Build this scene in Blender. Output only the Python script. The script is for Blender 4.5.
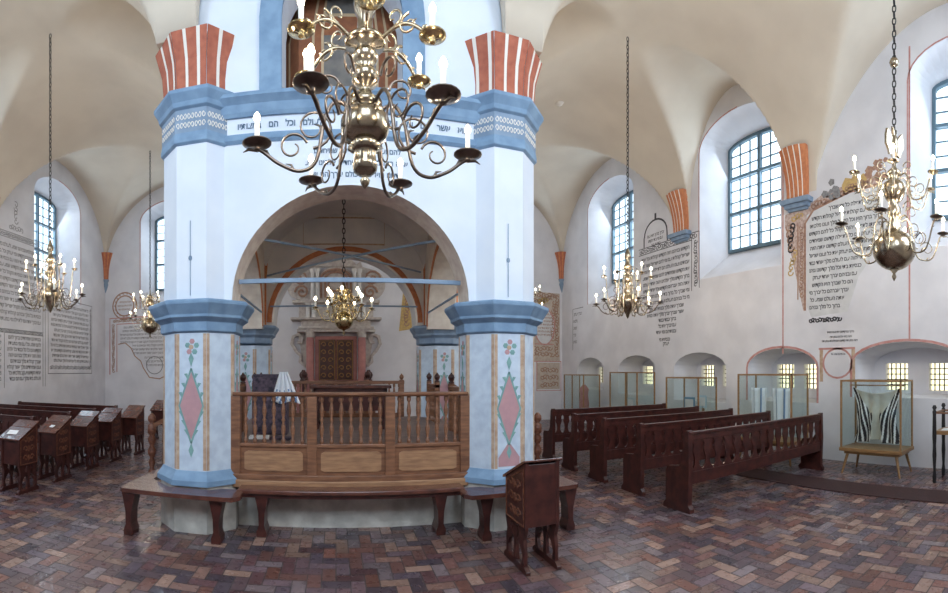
import bpy, math, random
from mathutils import Vector, Matrix
from mathutils.geometry import tessellate_polygon
PI = math.pi
S, Cc = math.sin, math.cos
rnd = random.Random(7)
scene = bpy.context.scene
COL = scene.collection
for o in list(bpy.data.objects):
    bpy.data.objects.remove(o)

# ------------------------------------------------------------------ camera, world, light, exposure
EYE, FPX, VX, HY = 1.8, 465.0, 336.0, 372.0
cam = bpy.data.cameras.new('camera')
cam.type = 'PANO'
cam.panorama_type = 'CENTRAL_CYLINDRICAL'
cam.central_cylindrical_range_u_min = -VX / FPX
cam.central_cylindrical_range_u_max = (948 - VX) / FPX
cam.central_cylindrical_range_v_min = -(593 - HY) / FPX
cam.central_cylindrical_range_v_max = HY / FPX
cam.central_cylindrical_radius = 1.0
cam.clip_start = 0.05
co = bpy.data.objects.new('camera', cam)
COL.objects.link(co)
co.location = (0, 0, EYE)
co.rotation_euler = (PI / 2, 0, 0)
scene.camera = co

vs = scene.view_settings
vs.view_transform = 'Standard'; vs.look = 'None'; vs.gamma = 1.0; vs.use_curve_mapping = False
vs.exposure = 0.46
scene.cycles.use_denoising = True
scene.cycles.max_bounces = 8
scene.cycles.diffuse_bounces = 5
scene.cycles.transparent_max_bounces = 16
scene.cycles.sample_clamp_indirect = 4.0
scene.cycles.caustics_reflective = False
scene.cycles.caustics_refractive = False

w = bpy.data.worlds.new('sky'); scene.world = w; w.use_nodes = True
w.node_tree.nodes['Background'].inputs[0].default_value = (0.72, 0.87, 1.0, 1)
w.node_tree.nodes['Background'].inputs[1].default_value = 2.2

def window_light(loc, normal, sx, sy, power, color):
    l = bpy.data.lights.new('window_daylight', 'AREA')
    l.shape = 'RECTANGLE'; l.size = sx; l.size_y = sy; l.energy = power; l.color = color
    o = bpy.data.objects.new('window_daylight', l); COL.objects.link(o)
    o.location = loc
    o.rotation_euler = Vector(normal).to_track_quat('-Z', 'Y').to_euler()
    return o
XR, XL, YE, YW = 8.35, -8.55, 15.8, -1.35        # inner faces of the hall
DAY = (0.72, 0.86, 1.0)
for x in (-5.3, 0.1, 5.4):                        # daylight through the three west windows behind the camera
    window_light((x, YW - 0.3, 5.6), (0, 1, -0.3), 2.1, 3.3, 190, DAY)
for y in (1.7, 7.3, 12.8):
    window_light((XR + 1.1, y, 6.4), (-1, 0, -0.55), 1.8, 2.6, 44, DAY)
    window_light((XL - 1.1, y, 6.4), (1, 0, -0.55), 1.8, 2.6, 44, DAY)
for x in (-5.7, 5.7):
    window_light((x, YE + 1.1, 6.4), (0, -1, -0.55), 1.8, 2.6, 44, DAY)

# ------------------------------------------------------------------ materials
def mat(name, col, rough=0.6, metal=0.0, noise=0.0, scale=4.0, col2=None, bump=0.0, spec=0.5, coat=0.0, coords='Object', stretch=(1,1,1), detail=5):
    m = bpy.data.materials.new(name); m.use_nodes = True
    nt = m.node_tree; b = nt.nodes['Principled BSDF']
    b.inputs['Roughness'].default_value = rough
    b.inputs['Metallic'].default_value = metal
    b.inputs['Specular IOR Level'].default_value = spec
    b.inputs['Coat Weight'].default_value = coat
    c1 = (*col, 1)
    b.inputs['Base Color'].default_value = c1
    if noise or col2 or bump:
        tc = nt.nodes.new('ShaderNodeTexCoord'); mp = nt.nodes.new('ShaderNodeMapping')
        mp.inputs['Scale'].default_value = stretch
        nt.links.new(tc.outputs[coords], mp.inputs[0])
        n = nt.nodes.new('ShaderNodeTexNoise'); n.inputs['Scale'].default_value = scale; n.inputs['Detail'].default_value = detail
        nt.links.new(mp.outputs[0], n.inputs['Vector'])
        r = nt.nodes.new('ShaderNodeValToRGB')
        c2 = (*(col2 if col2 else [c * (1 - noise) for c in col]), 1)
        r.color_ramp.elements[0].position = 0.35; r.color_ramp.elements[1].position = 0.65
        r.color_ramp.elements[0].color = c2; r.color_ramp.elements[1].color = c1
        nt.links.new(n.outputs[0], r.inputs[0]); nt.links.new(r.outputs[0], b.inputs['Base Color'])
        if bump:
            bp = nt.nodes.new('ShaderNodeBump'); bp.inputs['Strength'].default_value = bump; bp.inputs['Distance'].default_value = 0.02
            nt.links.new(n.outputs[0], bp.inputs['Height']); nt.links.new(bp.outputs[0], b.inputs['Normal'])
    return m
M = {}
M['wall'] = mat('wall_plaster', (0.72, 0.72, 0.76), 0.9, noise=0.1, scale=1.3, bump=0.15, col2=(0.62, 0.62, 0.66))
M['vault'] = mat('vault_plaster', (0.68, 0.61, 0.51), 0.9, scale=0.8, bump=0.1, col2=(0.60, 0.53, 0.44))
M['tower'] = mat('limewash', (0.74, 0.80, 0.88), 0.85, scale=1.6, bump=0.12, col2=(0.66, 0.73, 0.84))
M['inner'] = mat('inner_plaster', (0.78, 0.75, 0.72), 0.9, scale=2.0, col2=(0.64, 0.63, 0.62))
M['plinth'] = mat('plinth_plaster', (0.66, 0.64, 0.58), 0.9, scale=5, col2=(0.42, 0.40, 0.36), bump=0.3)
M['blue'] = mat('blue_paint', (0.22, 0.345, 0.50), 0.7, scale=6, col2=(0.155, 0.26, 0.40), bump=0.1)
M['bluegrey'] = mat('blue_grey_paint', (0.25, 0.34, 0.46), 0.7, scale=6, col2=(0.18, 0.26, 0.37))
M['pillar'] = mat('pillar_paint', (0.58, 0.68, 0.79), 0.8, scale=9, col2=(0.47, 0.56, 0.68), bump=0.15)
M['red'] = mat('red_stripe', (0.47, 0.15, 0.09), 0.85, scale=12, col2=(0.37, 0.11, 0.07), bump=0.2)
M['orange'] = mat('orange_stripe', (0.60, 0.23, 0.10), 0.85, scale=12, col2=(0.48, 0.17, 0.08))
M['white'] = mat('white_stripe', (0.80, 0.76, 0.70), 0.85)
M['ochre'] = mat('ochre_band', (0.56, 0.43, 0.32), 0.85, scale=14, col2=(0.42, 0.28, 0.19))
M['pink'] = mat('pink_paint', (0.50, 0.29, 0.31), 0.85, scale=12, col2=(0.44, 0.26, 0.29))
M['green'] = mat('green_leaf_paint', (0.17, 0.32, 0.33), 0.85, scale=12, col2=(0.22, 0.40, 0.38))
M['beige'] = mat('beige_painted_band', (0.55, 0.48, 0.40), 0.85, scale=9, col2=(0.46, 0.38, 0.32), bump=0.1)
M['soffit'] = mat('soffit_paint', (0.80, 0.70, 0.60), 0.85, scale=9, col2=(0.66, 0.54, 0.46))
M['ornground'] = mat('ornament_ground', (0.58, 0.47, 0.42), 0.9, scale=18, col2=(0.36, 0.25, 0.22))
M['cream'] = mat('cream_paint', (0.76, 0.70, 0.62), 0.85, scale=6, col2=(0.64, 0.57, 0.50))
M['line'] = mat('pink_outline', (0.48, 0.22, 0.20), 0.9, scale=10, col2=(0.55, 0.32, 0.30))
M['brownpaint'] = mat('brown_ornament_paint', (0.30, 0.17, 0.13), 0.9, scale=14, col2=(0.42, 0.26, 0.18))
M['greypaint'] = mat('grey_ornament_paint', (0.17, 0.17, 0.18), 0.9, scale=20, col2=(0.28, 0.28, 0.29))
M['yellow'] = mat('yellow_ochre_paint', (0.60, 0.42, 0.16), 0.9, scale=14, col2=(0.45, 0.31, 0.14))
M['ink'] = mat('black_lettering', (0.06, 0.06, 0.07), 0.9)
M['inkblue'] = mat('blue_grey_lettering', (0.10, 0.16, 0.24), 0.9)
M['panelwhite'] = mat('lettering_ground', (0.66, 0.67, 0.68), 0.9, scale=5, col2=(0.58, 0.59, 0.61))
M['wood'] = mat('dark_red_wood', (0.075, 0.021, 0.016), 0.32, scale=9, col2=(0.034, 0.010, 0.009), stretch=(1, 1, 1), spec=0.45, coat=0.1)
M['woodtop'] = mat('polished_red_wood', (0.13, 0.045, 0.030), 0.25, scale=7, col2=(0.075, 0.026, 0.02), coat=0.5)
M['carve'] = mat('carved_red_wood', (0.22, 0.085, 0.045), 0.45, scale=25, col2=(0.11, 0.035, 0.022), bump=0.4)
M['oak'] = mat('oak', (0.27, 0.125, 0.065), 0.42, scale=5, col2=(0.15, 0.065, 0.036), stretch=(1, 1, 6), coat=0.1)
M['oaklight'] = mat('light_oak', (0.42, 0.235, 0.125), 0.45, scale=5, col2=(0.27, 0.145, 0.08), stretch=(1, 1, 6))
M['case'] = mat('case_wood', (0.33, 0.19, 0.08), 0.4, scale=8, col2=(0.24, 0.13, 0.055), stretch=(1, 1, 5))
M['brass'] = mat('aged_brass', (0.46, 0.39, 0.28), 0.22, metal=1.0, scale=9, col2=(0.27, 0.22, 0.16))
M['gold'] = mat('bright_brass', (0.66, 0.52, 0.28), 0.2, metal=1.0, scale=9, col2=(0.45, 0.34, 0.17))
M['bronze'] = mat('dark_bronze', (0.20, 0.16, 0.13), 0.3, metal=1.0, scale=12, col2=(0.10, 0.08, 0.07))
M['iron'] = mat('black_iron', (0.035, 0.033, 0.035), 0.5, metal=0.6)
M['candle'] = mat('candle_white', (0.85, 0.82, 0.74), 0.5)
M['frame'] = mat('window_frame_paint', (0.10, 0.17, 0.22), 0.5)
M['dark'] = mat('dark_cloth', (0.035, 0.03, 0.045), 0.9, scale=22, col2=(0.13, 0.09, 0.12))
M['cloth'] = mat('white_cloth', (0.80, 0.83, 0.88), 0.8)
M['bluecloth'] = mat('blue_stripe_cloth', (0.16, 0.26, 0.45), 0.8)
M['blackcloth'] = mat('black_stripe_cloth', (0.025, 0.025, 0.03), 0.9)
M['creamcloth'] = mat('cream_cloth', (0.62, 0.60, 0.52), 0.9, scale=10, col2=(0.52, 0.51, 0.45))
M['paper'] = mat('paper', (0.85, 0.85, 0.85), 0.8)
M['runner'] = mat('dark_red_runner', (0.050, 0.018, 0.017), 0.75, scale=30, col2=(0.032, 0.012, 0.012))
M['marblered'] = mat('red_marbled_paint', (0.46, 0.19, 0.17), 0.5, scale=6, col2=(0.36, 0.14, 0.13))
M['stucco'] = mat('grey_beige_stucco', (0.58, 0.54, 0.50), 0.8, scale=10, col2=(0.44, 0.38, 0.36), bump=0.2)
M['tilered'] = mat('platform_boards', (0.13, 0.09, 0.085), 0.5, scale=8, col2=(0.2, 0.14, 0.12))

def glass_mat(name, tint, gloss):
    m = bpy.data.materials.new(name); m.use_nodes = True; nt = m.node_tree; nt.nodes.clear()
    out = nt.nodes.new('ShaderNodeOutputMaterial'); mx = nt.nodes.new('ShaderNodeMixShader')
    t = nt.nodes.new('ShaderNodeBsdfTransparent'); t.inputs[0].default_value = (*tint, 1)
    g = nt.nodes.new('ShaderNodeBsdfGlossy'); g.inputs['Roughness'].default_value = 0.03
    mx.inputs[0].default_value = gloss
    nt.links.new(t.outputs[0], mx.inputs[1]); nt.links.new(g.outputs[0], mx.inputs[2]); nt.links.new(mx.outputs[0], out.inputs[0])
    return m
M['glass'] = glass_mat('case_glass', (0.93, 0.965, 0.96), 0.05)
M['smallpane'] = glass_mat('small_window_glass', (1.0, 0.88, 0.66), 0.03)
M['pane'] = glass_mat('window_glass', (0.97, 0.99, 1.0), 0.03)
def emit_mat(name, col, st):
    m = bpy.data.materials.new(name); m.use_nodes = True; nt = m.node_tree; nt.nodes.clear()
    out = nt.nodes.new('ShaderNodeOutputMaterial'); e = nt.nodes.new('ShaderNodeEmission')
    e.inputs[0].default_value = (*col, 1); e.inputs[1].default_value = st
    nt.links.new(e.outputs[0], out.inputs[0]); m.cycles.emission_sampling = 'NONE'
    return m
M['flame'] = emit_mat('bulb_flame', (1.0, 0.86, 0.62), 14.0)

# floor brick: colour per brick from a colour attribute
m = mat('floor_brick', (0.2, 0.12, 0.1), 0.30, spec=0.5, coat=0.15); nt = m.node_tree; b = nt.nodes['Principled BSDF']
va = nt.nodes.new('ShaderNodeVertexColor'); va.layer_name = 'brick'
tc = nt.nodes.new('ShaderNodeTexCoord'); n = nt.nodes.new('ShaderNodeTexNoise'); n.inputs['Scale'].default_value = 14; n.inputs['Detail'].default_value = 6
nt.links.new(tc.outputs['Object'], n.inputs['Vector'])
mx = nt.nodes.new('ShaderNodeMix'); mx.data_type = 'RGBA'; mx.blend_type = 'MULTIPLY'; mx.inputs[0].default_value = 0.22
nt.links.new(va.outputs[0], mx.inputs[6]); nt.links.new(n.outputs[0], mx.inputs[7]); nt.links.new(mx.outputs[2], b.inputs['Base Color'])
mr = nt.nodes.new('ShaderNodeMapRange'); mr.inputs[3].default_value = 0.18; mr.inputs[4].default_value = 0.40
nt.links.new(n.outputs[0], mr.inputs[0]); nt.links.new(mr.outputs[0], b.inputs['Roughness'])
bp = nt.nodes.new('ShaderNodeBump'); bp.inputs['Strength'].default_value = 0.15; bp.inputs['Distance'].default_value = 0.01
nt.links.new(n.outputs[0], bp.inputs['Height']); nt.links.new(bp.outputs[0], b.inputs['Normal'])
M['brick'] = m
M['grout'] = mat('floor_grout', (0.07, 0.06, 0.06), 0.8)

# ------------------------------------------------------------------ mesh building
class MB:
    def __init__(s): s.v = []; s.f = []; s.m = []; s.s = []
    def add(s, vs_, fs, mi=0, sm=False):
        k = len(s.v); s.v += [tuple(p) for p in vs_]
        for f in fs:
            s.f.append([i + k for i in f]); s.m.append(mi); s.s.append(sm)
        return s
    def box(s, x0, y0, z0, x1, y1, z1, mi=0):
        v = [(x0,y0,z0),(x1,y0,z0),(x1,y1,z0),(x0,y1,z0),(x0,y0,z1),(x1,y0,z1),(x1,y1,z1),(x0,y1,z1)]
        return s.add(v, [(0,3,2,1),(4,5,6,7),(0,1,5,4),(1,2,6,5),(2,3,7,6),(3,0,4,7)], mi)
    def prism(s, poly, c0, c1, fn, mi=0, sm=False):      # poly of (a,b), extruded c0..c1; fn(a,b,c) -> xyz
        n = len(poly)
        v = [fn(a, b_, c0) for a, b_ in poly] + [fn(a, b_, c1) for a, b_ in poly]
        s.add(v, [tuple(range(n))[::-1], tuple(range(n, 2 * n))], mi)
        s.add(v, [(i, (i + 1) % n, n + (i + 1) % n, n + i) for i in range(n)], mi, sm)
        return s
    def holed(s, outer, holes, c0, c1, fn, mi=0, inner_mi=None):   # slab with through holes
        loops = [outer] + holes
        flat = [p for l in loops for p in l]
        tris = tessellate_polygon([[Vector((p[0], p[1], 0)) for p in l] for l in loops])
        n = len(flat)
        v = [fn(a, b_, c0) for a, b_ in flat] + [fn(a, b_, c1) for a, b_ in flat]
        s.add(v, [tuple(t)[::-1] for t in tris] + [tuple(i + n for i in t) for t in tris], mi)
        k = 0
        for li, l in enumerate(loops):
            q = len(l)
            s.add([fn(a, b_, c0) for a, b_ in l] + [fn(a, b_, c1) for a, b_ in l],
                  [(i, (i + 1) % q, q + (i + 1) % q, q + i) for i in range(q)], mi if (li == 0 or inner_mi is None) else inner_mi)
        return s
    def lathe(s, prof, c=(0,0,0), n=20, mi=0, sm=True, ph=0.0):
        v = []; f = []
        for r, z in prof:
            for i in range(n):
                a = 2 * PI * i / n + ph; v.append((c[0] + r * Cc(a), c[1] + r * S(a), c[2] + z))
        k = len(prof)
        for j in range(k - 1):
            for i in range(n):
                f.append((j * n + i, j * n + (i + 1) % n, (j + 1) * n + (i + 1) % n, (j + 1) * n + i))
        s.add(v, f, mi, sm)
        s.add(v, [tuple(range(n))[::-1], tuple((k - 1) * n + i for i in range(n))], mi)
        return s
    def tube(s, pts, r, n=8, mi=0, sm=True, flat=1.0):
        pts = [Vector(p) for p in pts]; rr = r if isinstance(r, (list, tuple)) else [r] * len(pts)
        t0 = (pts[1] - pts[0]).normalized(); up = Vector((0, 0, 1)) if abs(t0.z) < 0.9 else Vector((0, 1, 0))
        nrm = t0.cross(up).normalized(); v = []
        for i, p in enumerate(pts):
            a = pts[max(i - 1, 0)]; b_ = pts[min(i + 1, len(pts) - 1)]; t = (b_ - a).normalized()
            nrm = (nrm - t * nrm.dot(t)).normalized(); bi = t.cross(nrm)
            for k in range(n):
                an = 2 * PI * k / n; v.append(p + (nrm * Cc(an) * flat + bi * S(an)) * rr[i])
        f = [(j * n + i, j * n + (i + 1) % n, (j + 1) * n + (i + 1) % n, (j + 1) * n + i) for j in range(len(pts) - 1) for i in range(n)]
        s.add(v, f, mi, sm)
        s.add(v, [tuple(range(n))[::-1], tuple((len(pts) - 1) * n + i for i in range(n))], mi)
        return s
    def bar(s, a, b_, w_, h_, mi=0):                       # rectangular bar
        a = Vector(a); b_ = Vector(b_); t = (b_ - a).normalized(); up = Vector((0, 0, 1))
        if abs(t.z) > 0.98: up = Vector((0, 1, 0))
        sd = t.cross(up).normalized() * w_ / 2; u = sd.cross(t).normalized() * h_ / 2
        v = [a - sd - u, a + sd - u, a + sd + u, a - sd + u, b_ - sd - u, b_ + sd - u, b_ + sd + u, b_ - sd + u]
        return s.add(v, [(0,1,2,3),(7,6,5,4),(0,4,5,1),(1,5,6,2),(2,6,7,3),(3,7,4,0)], mi)
    def ribbon(s, pts, wd, c0, c1, fn, mi=0, closed=False): # painted line of width wd in plane (a,b)
        n = len(pts); L = []; R = []
        for i in range(n):
            a = pts[(i - 1) % n] if (closed or i > 0) else pts[i]; b_ = pts[(i + 1) % n] if (closed or i < n - 1) else pts[i]
            d = Vector((b_[0] - a[0], b_[1] - a[1])); d = d.normalized() if d.length else Vector((1, 0)); nn = Vector((-d.y, d.x)) * wd / 2
            L.append((pts[i][0] + nn.x, pts[i][1] + nn.y)); R.append((pts[i][0] - nn.x, pts[i][1] - nn.y))
        for i in range(n if closed else n - 1):
            j = (i + 1) % n
            s.prism([R[i], R[j], L[j], L[i]], c0, c1, fn, mi)
        return s
    def build(s, name, mats, parent=None, loc=None, rot=None, bevel=0):
        me = bpy.data.meshes.new(name)
        me.from_pydata([tuple(p) for p in s.v], [], [tuple(f) for f in s.f])
        for mm in (mats if isinstance(mats, (list, tuple)) else [mats]): me.materials.append(mm)
        me.polygons.foreach_set('material_index', s.m); me.polygons.foreach_set('use_smooth', s.s)
        me.validate(); me.update()
        return link(name, me, parent, loc, rot, bevel)
def link(name, me, parent=None, loc=None, rot=None, bevel=0):
    o = bpy.data.objects.new(name, me); COL.objects.link(o)
    if parent: o.parent = parent
    if loc: o.location = loc
    if rot: o.rotation_euler = rot
    if bevel:
        b = o.modifiers.new('soft_edges', 'BEVEL'); b.width = bevel; b.segments = 2; b.limit_method = 'ANGLE'; b.harden_normals = False
    return o
def tag(o, label, cat, group=None, kind=None):
    if label: o['label'] = label
    if cat: o['category'] = cat
    if group: o['group'] = group
    if kind: o['kind'] = kind
    return o
def empty(name, loc=(0,0,0), rz=0, label=None, cat=None, group=None, kind=None):
    o = bpy.data.objects.new(name, None); COL.objects.link(o); o.location = loc; o.rotation_euler = (0, 0, rz)
    return tag(o, label, cat, group, kind)
def kids(o): return [c for c in bpy.data.objects if c.parent == o]
def copy_tree(o, parent=None):
    c = o.copy(); COL.objects.link(c)
    if parent: c.parent = parent
    for ch in kids(o): copy_tree(ch, c)
    return c
def arc(cx, cz, rx, rz, a0, a1, n):
    return [(cx + rx * Cc(a0 + (a1 - a0) * i / n), cz + rz * S(a0 + (a1 - a0) * i / n)) for i in range(n + 1)]
def arched(x0, x1, z0, zs, zt, n=16):                     # arched opening outline, counter-clockwise
    c = (x0 + x1) / 2
    return [(x0, z0), (x1, z0)] + arc(c, zs, (x1 - x0) / 2, zt - zs, 0, PI, n)
# plane maps: a = to the viewer's right, b = up, c = out of the wall towards the room
fR = lambda a, b_, c=0: (XR - c, -a, b_)                  # right (south) wall, a = -y
fL = lambda a, b_, c=0: (XL + c, a, b_)                   # left (north) wall, a = y
fE = lambda a, b_, c=0: (a, YE - c, b_)                   # east wall, a = x
def fF(y0): return lambda a, b_, c=0: (a, y0 - c, b_)     # any plane facing the camera

# ------------------------------------------------------------------ lettering
_tx = {}
def word_mesh(t):
    if t in _tx: return _tx[t]
    c = bpy.data.curves.new('lettering', 'FONT'); c.body = t[::-1]; c.resolution_u = 1; c.size = 1; c.offset = 0.03
    o = bpy.data.objects.new('lettering', c); COL.objects.link(o)
    bpy.context.view_layer.update()
    me = bpy.data.meshes.new_from_object(o.evaluated_get(bpy.context.evaluated_depsgraph_get()))
    vs_ = [(p.co.x, p.co.y) for p in me.vertices]; fs = [tuple(p.vertices) for p in me.polygons]
    bpy.data.objects.remove(o); bpy.data.curves.remove(c); bpy.data.meshes.remove(me)
    _tx[t] = (vs_, fs, max([p[0] for p in vs_] or [0.5])); return _tx[t]
WORDS = ('ברוך אתה יהוה אלהינו מלך העולם אשר קדשנו במצותיו וצונו שמע ישראל אחד כבוד מלכותו לעולם ועד מי שברך אבותינו אברהם '
         'יצחק ויעקב הוא יברך את כל הקהל הקדוש הזה עם כל קהלות הקדש הם ובניהם ובנותיהם וכל אשר להם ומי שמיחדים בתי כנסיות לתפלה').split()
def write_lines(mb, rows, h, fn, mi=0, seed=1, out=0.004, gap=0.28, fat=1.0):   # rows: (a0, a1, b)
    r = random.Random(seed)
    for a0, a1, b_ in rows:
        a = a1
        while a > a0:
            wv, wf, ww = word_mesh(r.choice(WORDS))
            wl = ww * h * 1.15 * fat
            if a - wl < a0 - 0.02: 
                if a - a0 < wl * 0.5: break
                k = (a - a0) / wl
            else: k = 1
            mb.add([fn(a - wl * k + x * h * 1.15 * fat * k, b_ + y * h * 1.3, out) for x, y in wv], wf, mi)
            a -= wl * k + h * gap

# ------------------------------------------------------------------ floor
fb = MB(); cols = []
W0 = 0.125; g = 0.005
pal = [(0.17,0.085,0.075),(0.12,0.075,0.085),(0.10,0.075,0.095),(0.21,0.12,0.10),(0.14,0.095,0.11),(0.075,0.055,0.07),(0.28,0.175,0.14),(0.17,0.075,0.06),(0.17,0.13,0.14),(0.11,0.055,0.06)]
nx0, nx1, ny0, ny1 = int(XL / W0) - 1, int(XR / W0) + 1, int(YW / W0) - 2, int(YE / W0) + 1
for i in range(nx0, nx1):
    for j in range(ny0, ny1):
        t = (i - j) % 4
        if t == 0: x0, y0, x1, y1 = i * W0, j * W0, (i + 2) * W0, (j + 1) * W0
        elif t == 3: x0, y0, x1, y1 = i * W0, j * W0, (i + 1) * W0, (j + 2) * W0
        else: continue
        z = rnd.uniform(-0.0015, 0.0)
        fb.add([(x0 + g, y0 + g, z), (x1 - g, y0 + g, z), (x1 - g, y1 - g, z), (x0 + g, y1 - g, z)], [(0, 1, 2, 3)], 0)
        c = rnd.choice(pal); k = rnd.uniform(0.8, 1.45); cols.append((c[0] * k, c[1] * k, c[2] * k, 1))
nb = len(cols)
fb.box(XL - 1.4, YW - 1.4, -0.3, XR + 1.4, YE + 1.4, -0.004, 1)
fo = fb.build('floor', [M['brick'], M['grout']]); tag(fo, None, None, kind='structure')
ca = fo.data.color_attributes.new('brick', 'FLOAT_COLOR', 'CORNER')
dat = []
for p in fo.data.polygons:
    c = cols[p.index] if p.index < nb else (0.1, 0.1, 0.1, 1)
    for _ in p.loop_indices: dat += c
ca.data.foreach_set('color', dat)

# ------------------------------------------------------------------ walls with deep window recesses
WT = 0.95                                               # wall thickness seen in the recesses
ZT = 9.6
def recess(mb, fn, front, back, depth, mi=0):           # splayed jambs from the front loop to the back loop
    n = len(front)
    v = [fn(a, b_, 0) for a, b_ in front] + [fn(a, b_, -depth) for a, b_ in back]
    mb.add(v, [(i, (i + 1) % n, n + (i + 1) % n, n + i) for i in range(n)], mi)
def wall(name, fn, a0, a1, wins, niches):
    mb = MB(); holes = []; k = 0
    outer = [(a0, -0.02), (a1, -0.02), (a1, ZT), (a0, ZT)]
    backs = []
    for (c, hw) in wins:
        f = arched(c - hw, c + hw, 4.15, 7.35, 8.05)
        b_ = arched(c - hw * 0.80, c + hw * 0.80, 4.95, 7.62, 7.82)
        holes.append(f); recess(mb, fn, f, b_, WT); backs.append((b_, c, hw))
    nb_ = []
    for (c, hw, z0, zt) in niches:
        f = arched(c - hw, c + hw, z0, zt - 0.42, zt, 12)
        b_ = arched(c - hw * 0.86, c + hw * 0.86, z0 + 0.05, zt - 0.44, zt - 0.08, 12)
        holes.append(f); recess(mb, fn, f, b_, 0.75); nb_.append((b_, c, hw, z0, zt))
    tr = tessellate_polygon([[Vector((p[0], p[1], 0)) for p in l] for l in [outer] + holes])
    fl = [p for l in [outer] + holes for p in l]
    mb.add([fn(a, b_, 0) for a, b_ in fl], [tuple(t) for t in tr])
    # outer face closes the wall; niche backs with small window holes
    outh = [b_[0] for b_ in backs]
    small = []
    for (b_, c, hw, z0, zt) in nb_:
        hs = [[(c + d - 0.25, 1.42), (c + d + 0.25, 1.42), (c + d + 0.25, 1.98), (c + d - 0.25, 1.98)] for d in (-hw * 0.42, hw * 0.42)]
        tr = tessellate_polygon([[Vector((p[0], p[1], 0)) for p in l] for l in [b_] + hs])
        flb = [p for l in [b_] + hs for p in l]
        mb.add([fn(a, q, -0.75) for a, q in flb], [tuple(t) for t in tr])
        for h_ in hs: recess(mb, lambda a, q, c_=0: fn(a, q, c_ - 0.75), h_, h_, WT - 0.75)
        small += hs
    tr = tessellate_polygon([[Vector((p[0], p[1], 0)) for p in l] for l in [outer] + outh + small])
    fl = [p for l in [outer] + outh + small for p in l]
    mb.add([fn(a, q, -WT) for a, q in fl], [tuple(t) for t in tr])
    n = 4
    mb.add([fn(a, q, 0) for a, q in outer] + [fn(a, q, -WT) for a, q in outer], [(i, (i + 1) % n, n + (i + 1) % n, n + i) for i in range(n)])
    o = mb.build(name, M['wall']); tag(o, None, None, kind='structure')
    return o, backs, small
wn = [0]
def big_window(fn, b_, c, hw):
    wn[0] += 1
    root = empty('window_%d' % wn[0], fn(c, 4.95, -WT + 0.1), kind='structure')
    inv = Vector(root.location)
    f2 = lambda a, q, c_=0: tuple(Vector(fn(a, q, c_)) - inv)
    w2 = hw * 0.80 + 0.02
    fr = MB(); fr.holed(arched(c - w2, c + w2, 4.93, 7.62, 7.84), [arched(c - w2 + 0.07, c + w2 - 0.07, 5.01, 7.58, 7.76)], -WT + 0.02, -WT + 0.12, f2)
    fr.prism([(c - 0.04, 5.0), (c + 0.04, 5.0), (c + 0.04, 7.79), (c - 0.04, 7.79)], -WT + 0.02, -WT + 0.13, f2)
    for q in (5.93, 6.85):
        fr.prism([(c - w2 + 0.05, q - 0.035), (c + w2 - 0.05, q - 0.035), (c + w2 - 0.05, q + 0.035), (c - w2 + 0.05, q + 0.035)], -WT + 0.02, -WT + 0.135, f2)
    fr.build('window_frame', M['frame'], root)
    gb = MB()
    for s_ in (-1, 1):
        for k in (1, 2):
            a = c + s_ * (w2 - 0.05) * k / 3
            zt = 7.72
            gb.prism([(a - 0.014, 5.0), (a + 0.014, 5.0), (a + 0.014, zt), (a - 0.014, zt)], -WT + 0.04, -WT + 0.08, f2)
    for q in (5.31, 5.62, 6.24, 6.54, 7.15, 7.45):
        hwk = w2 - 0.05
        gb.prism([(c - hwk, q - 0.013), (c + hwk, q - 0.013), (c + hwk, q + 0.013), (c - hwk, q + 0.013)], -WT + 0.045, -WT + 0.075, f2)
    gb.build('glazing_bars', M['frame'], root)
    pn = MB(); pn.prism(arched(c - w2 + 0.03, c + w2 - 0.03, 4.98, 7.6, 7.80), -WT + 0.05, -WT + 0.056, f2); pn.build('window_glass', M['pane'], root)
def small_window(fn, h_):
    wn[0] += 1
    (a0, q0), (a1, q1) = h_[0], h_[2]
    root = empty('window_%d' % wn[0], fn((a0 + a1) / 2, q0, -0.9), kind='structure')
    inv = Vector(root.location); f2 = lambda a, q, c_=0: tuple(Vector(fn(a, q, c_)) - inv)
    gb = MB()
    for k in range(1, 5):
        a = a0 + (a1 - a0) * k / 5; gb.prism([(a - 0.011, q0), (a + 0.011, q0), (a + 0.011, q1), (a - 0.011, q1)], -0.86, -0.838, f2)
    for k in range(1, 5):
        q = q0 + (q1 - q0) * k / 5; gb.prism([(a0, q - 0.010), (a1, q - 0.010), (a1, q + 0.010), (a0, q + 0.010)], -0.865, -0.843, f2)
    gb.build('window_grille', M['iron'], root)
    pn = MB(); pn.prism([(a0, q0), (a1, q0), (a1, q1), (a0, q1)], -0.90, -0.895, f2); pn.build('window_glass', M['smallpane'], root)
NR = [(-13.75, 0.85, 1.2, 2.30), (-11.1, 0.92, 1.12, 2.30), (-8.45, 0.95, 1.05, 2.30), (-5.9, 0.92, 1.15, 2.32), (-3.0, 1.14, 1.30, 2.38)]
_, bk, sm = wall('wall_right', fR, -(YE + WT), -(YW - WT), [(-12.55, 1.32), (-7.15, 1.26), (-1.75, 1.2)], NR)
for q in bk: big_window(fR, *q)
for h_ in sm: small_window(fR, h_)
_, bk, sm = wall('wall_left', fL, YW - WT, YE + WT, [(12.6, 1.32), (7.2, 1.26), (1.8, 1.26)], [])
for q in bk: big_window(fL, *q)
_, bk, sm = wall('wall_east', fE, XL, XR, [(-5.75, 1.3), (5.65, 1.3)], [])
for q in bk: big_window(fE, *q)
fW = lambda a, b_, c=0: (-a, YW + c, b_)
_, bk, sm = wall('wall_west', fW, -XR, -XL, [(-5.4, 1.3), (-0.1, 1.3), (5.3, 1.3)], [])
for q in bk: big_window(fW, *q)

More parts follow.
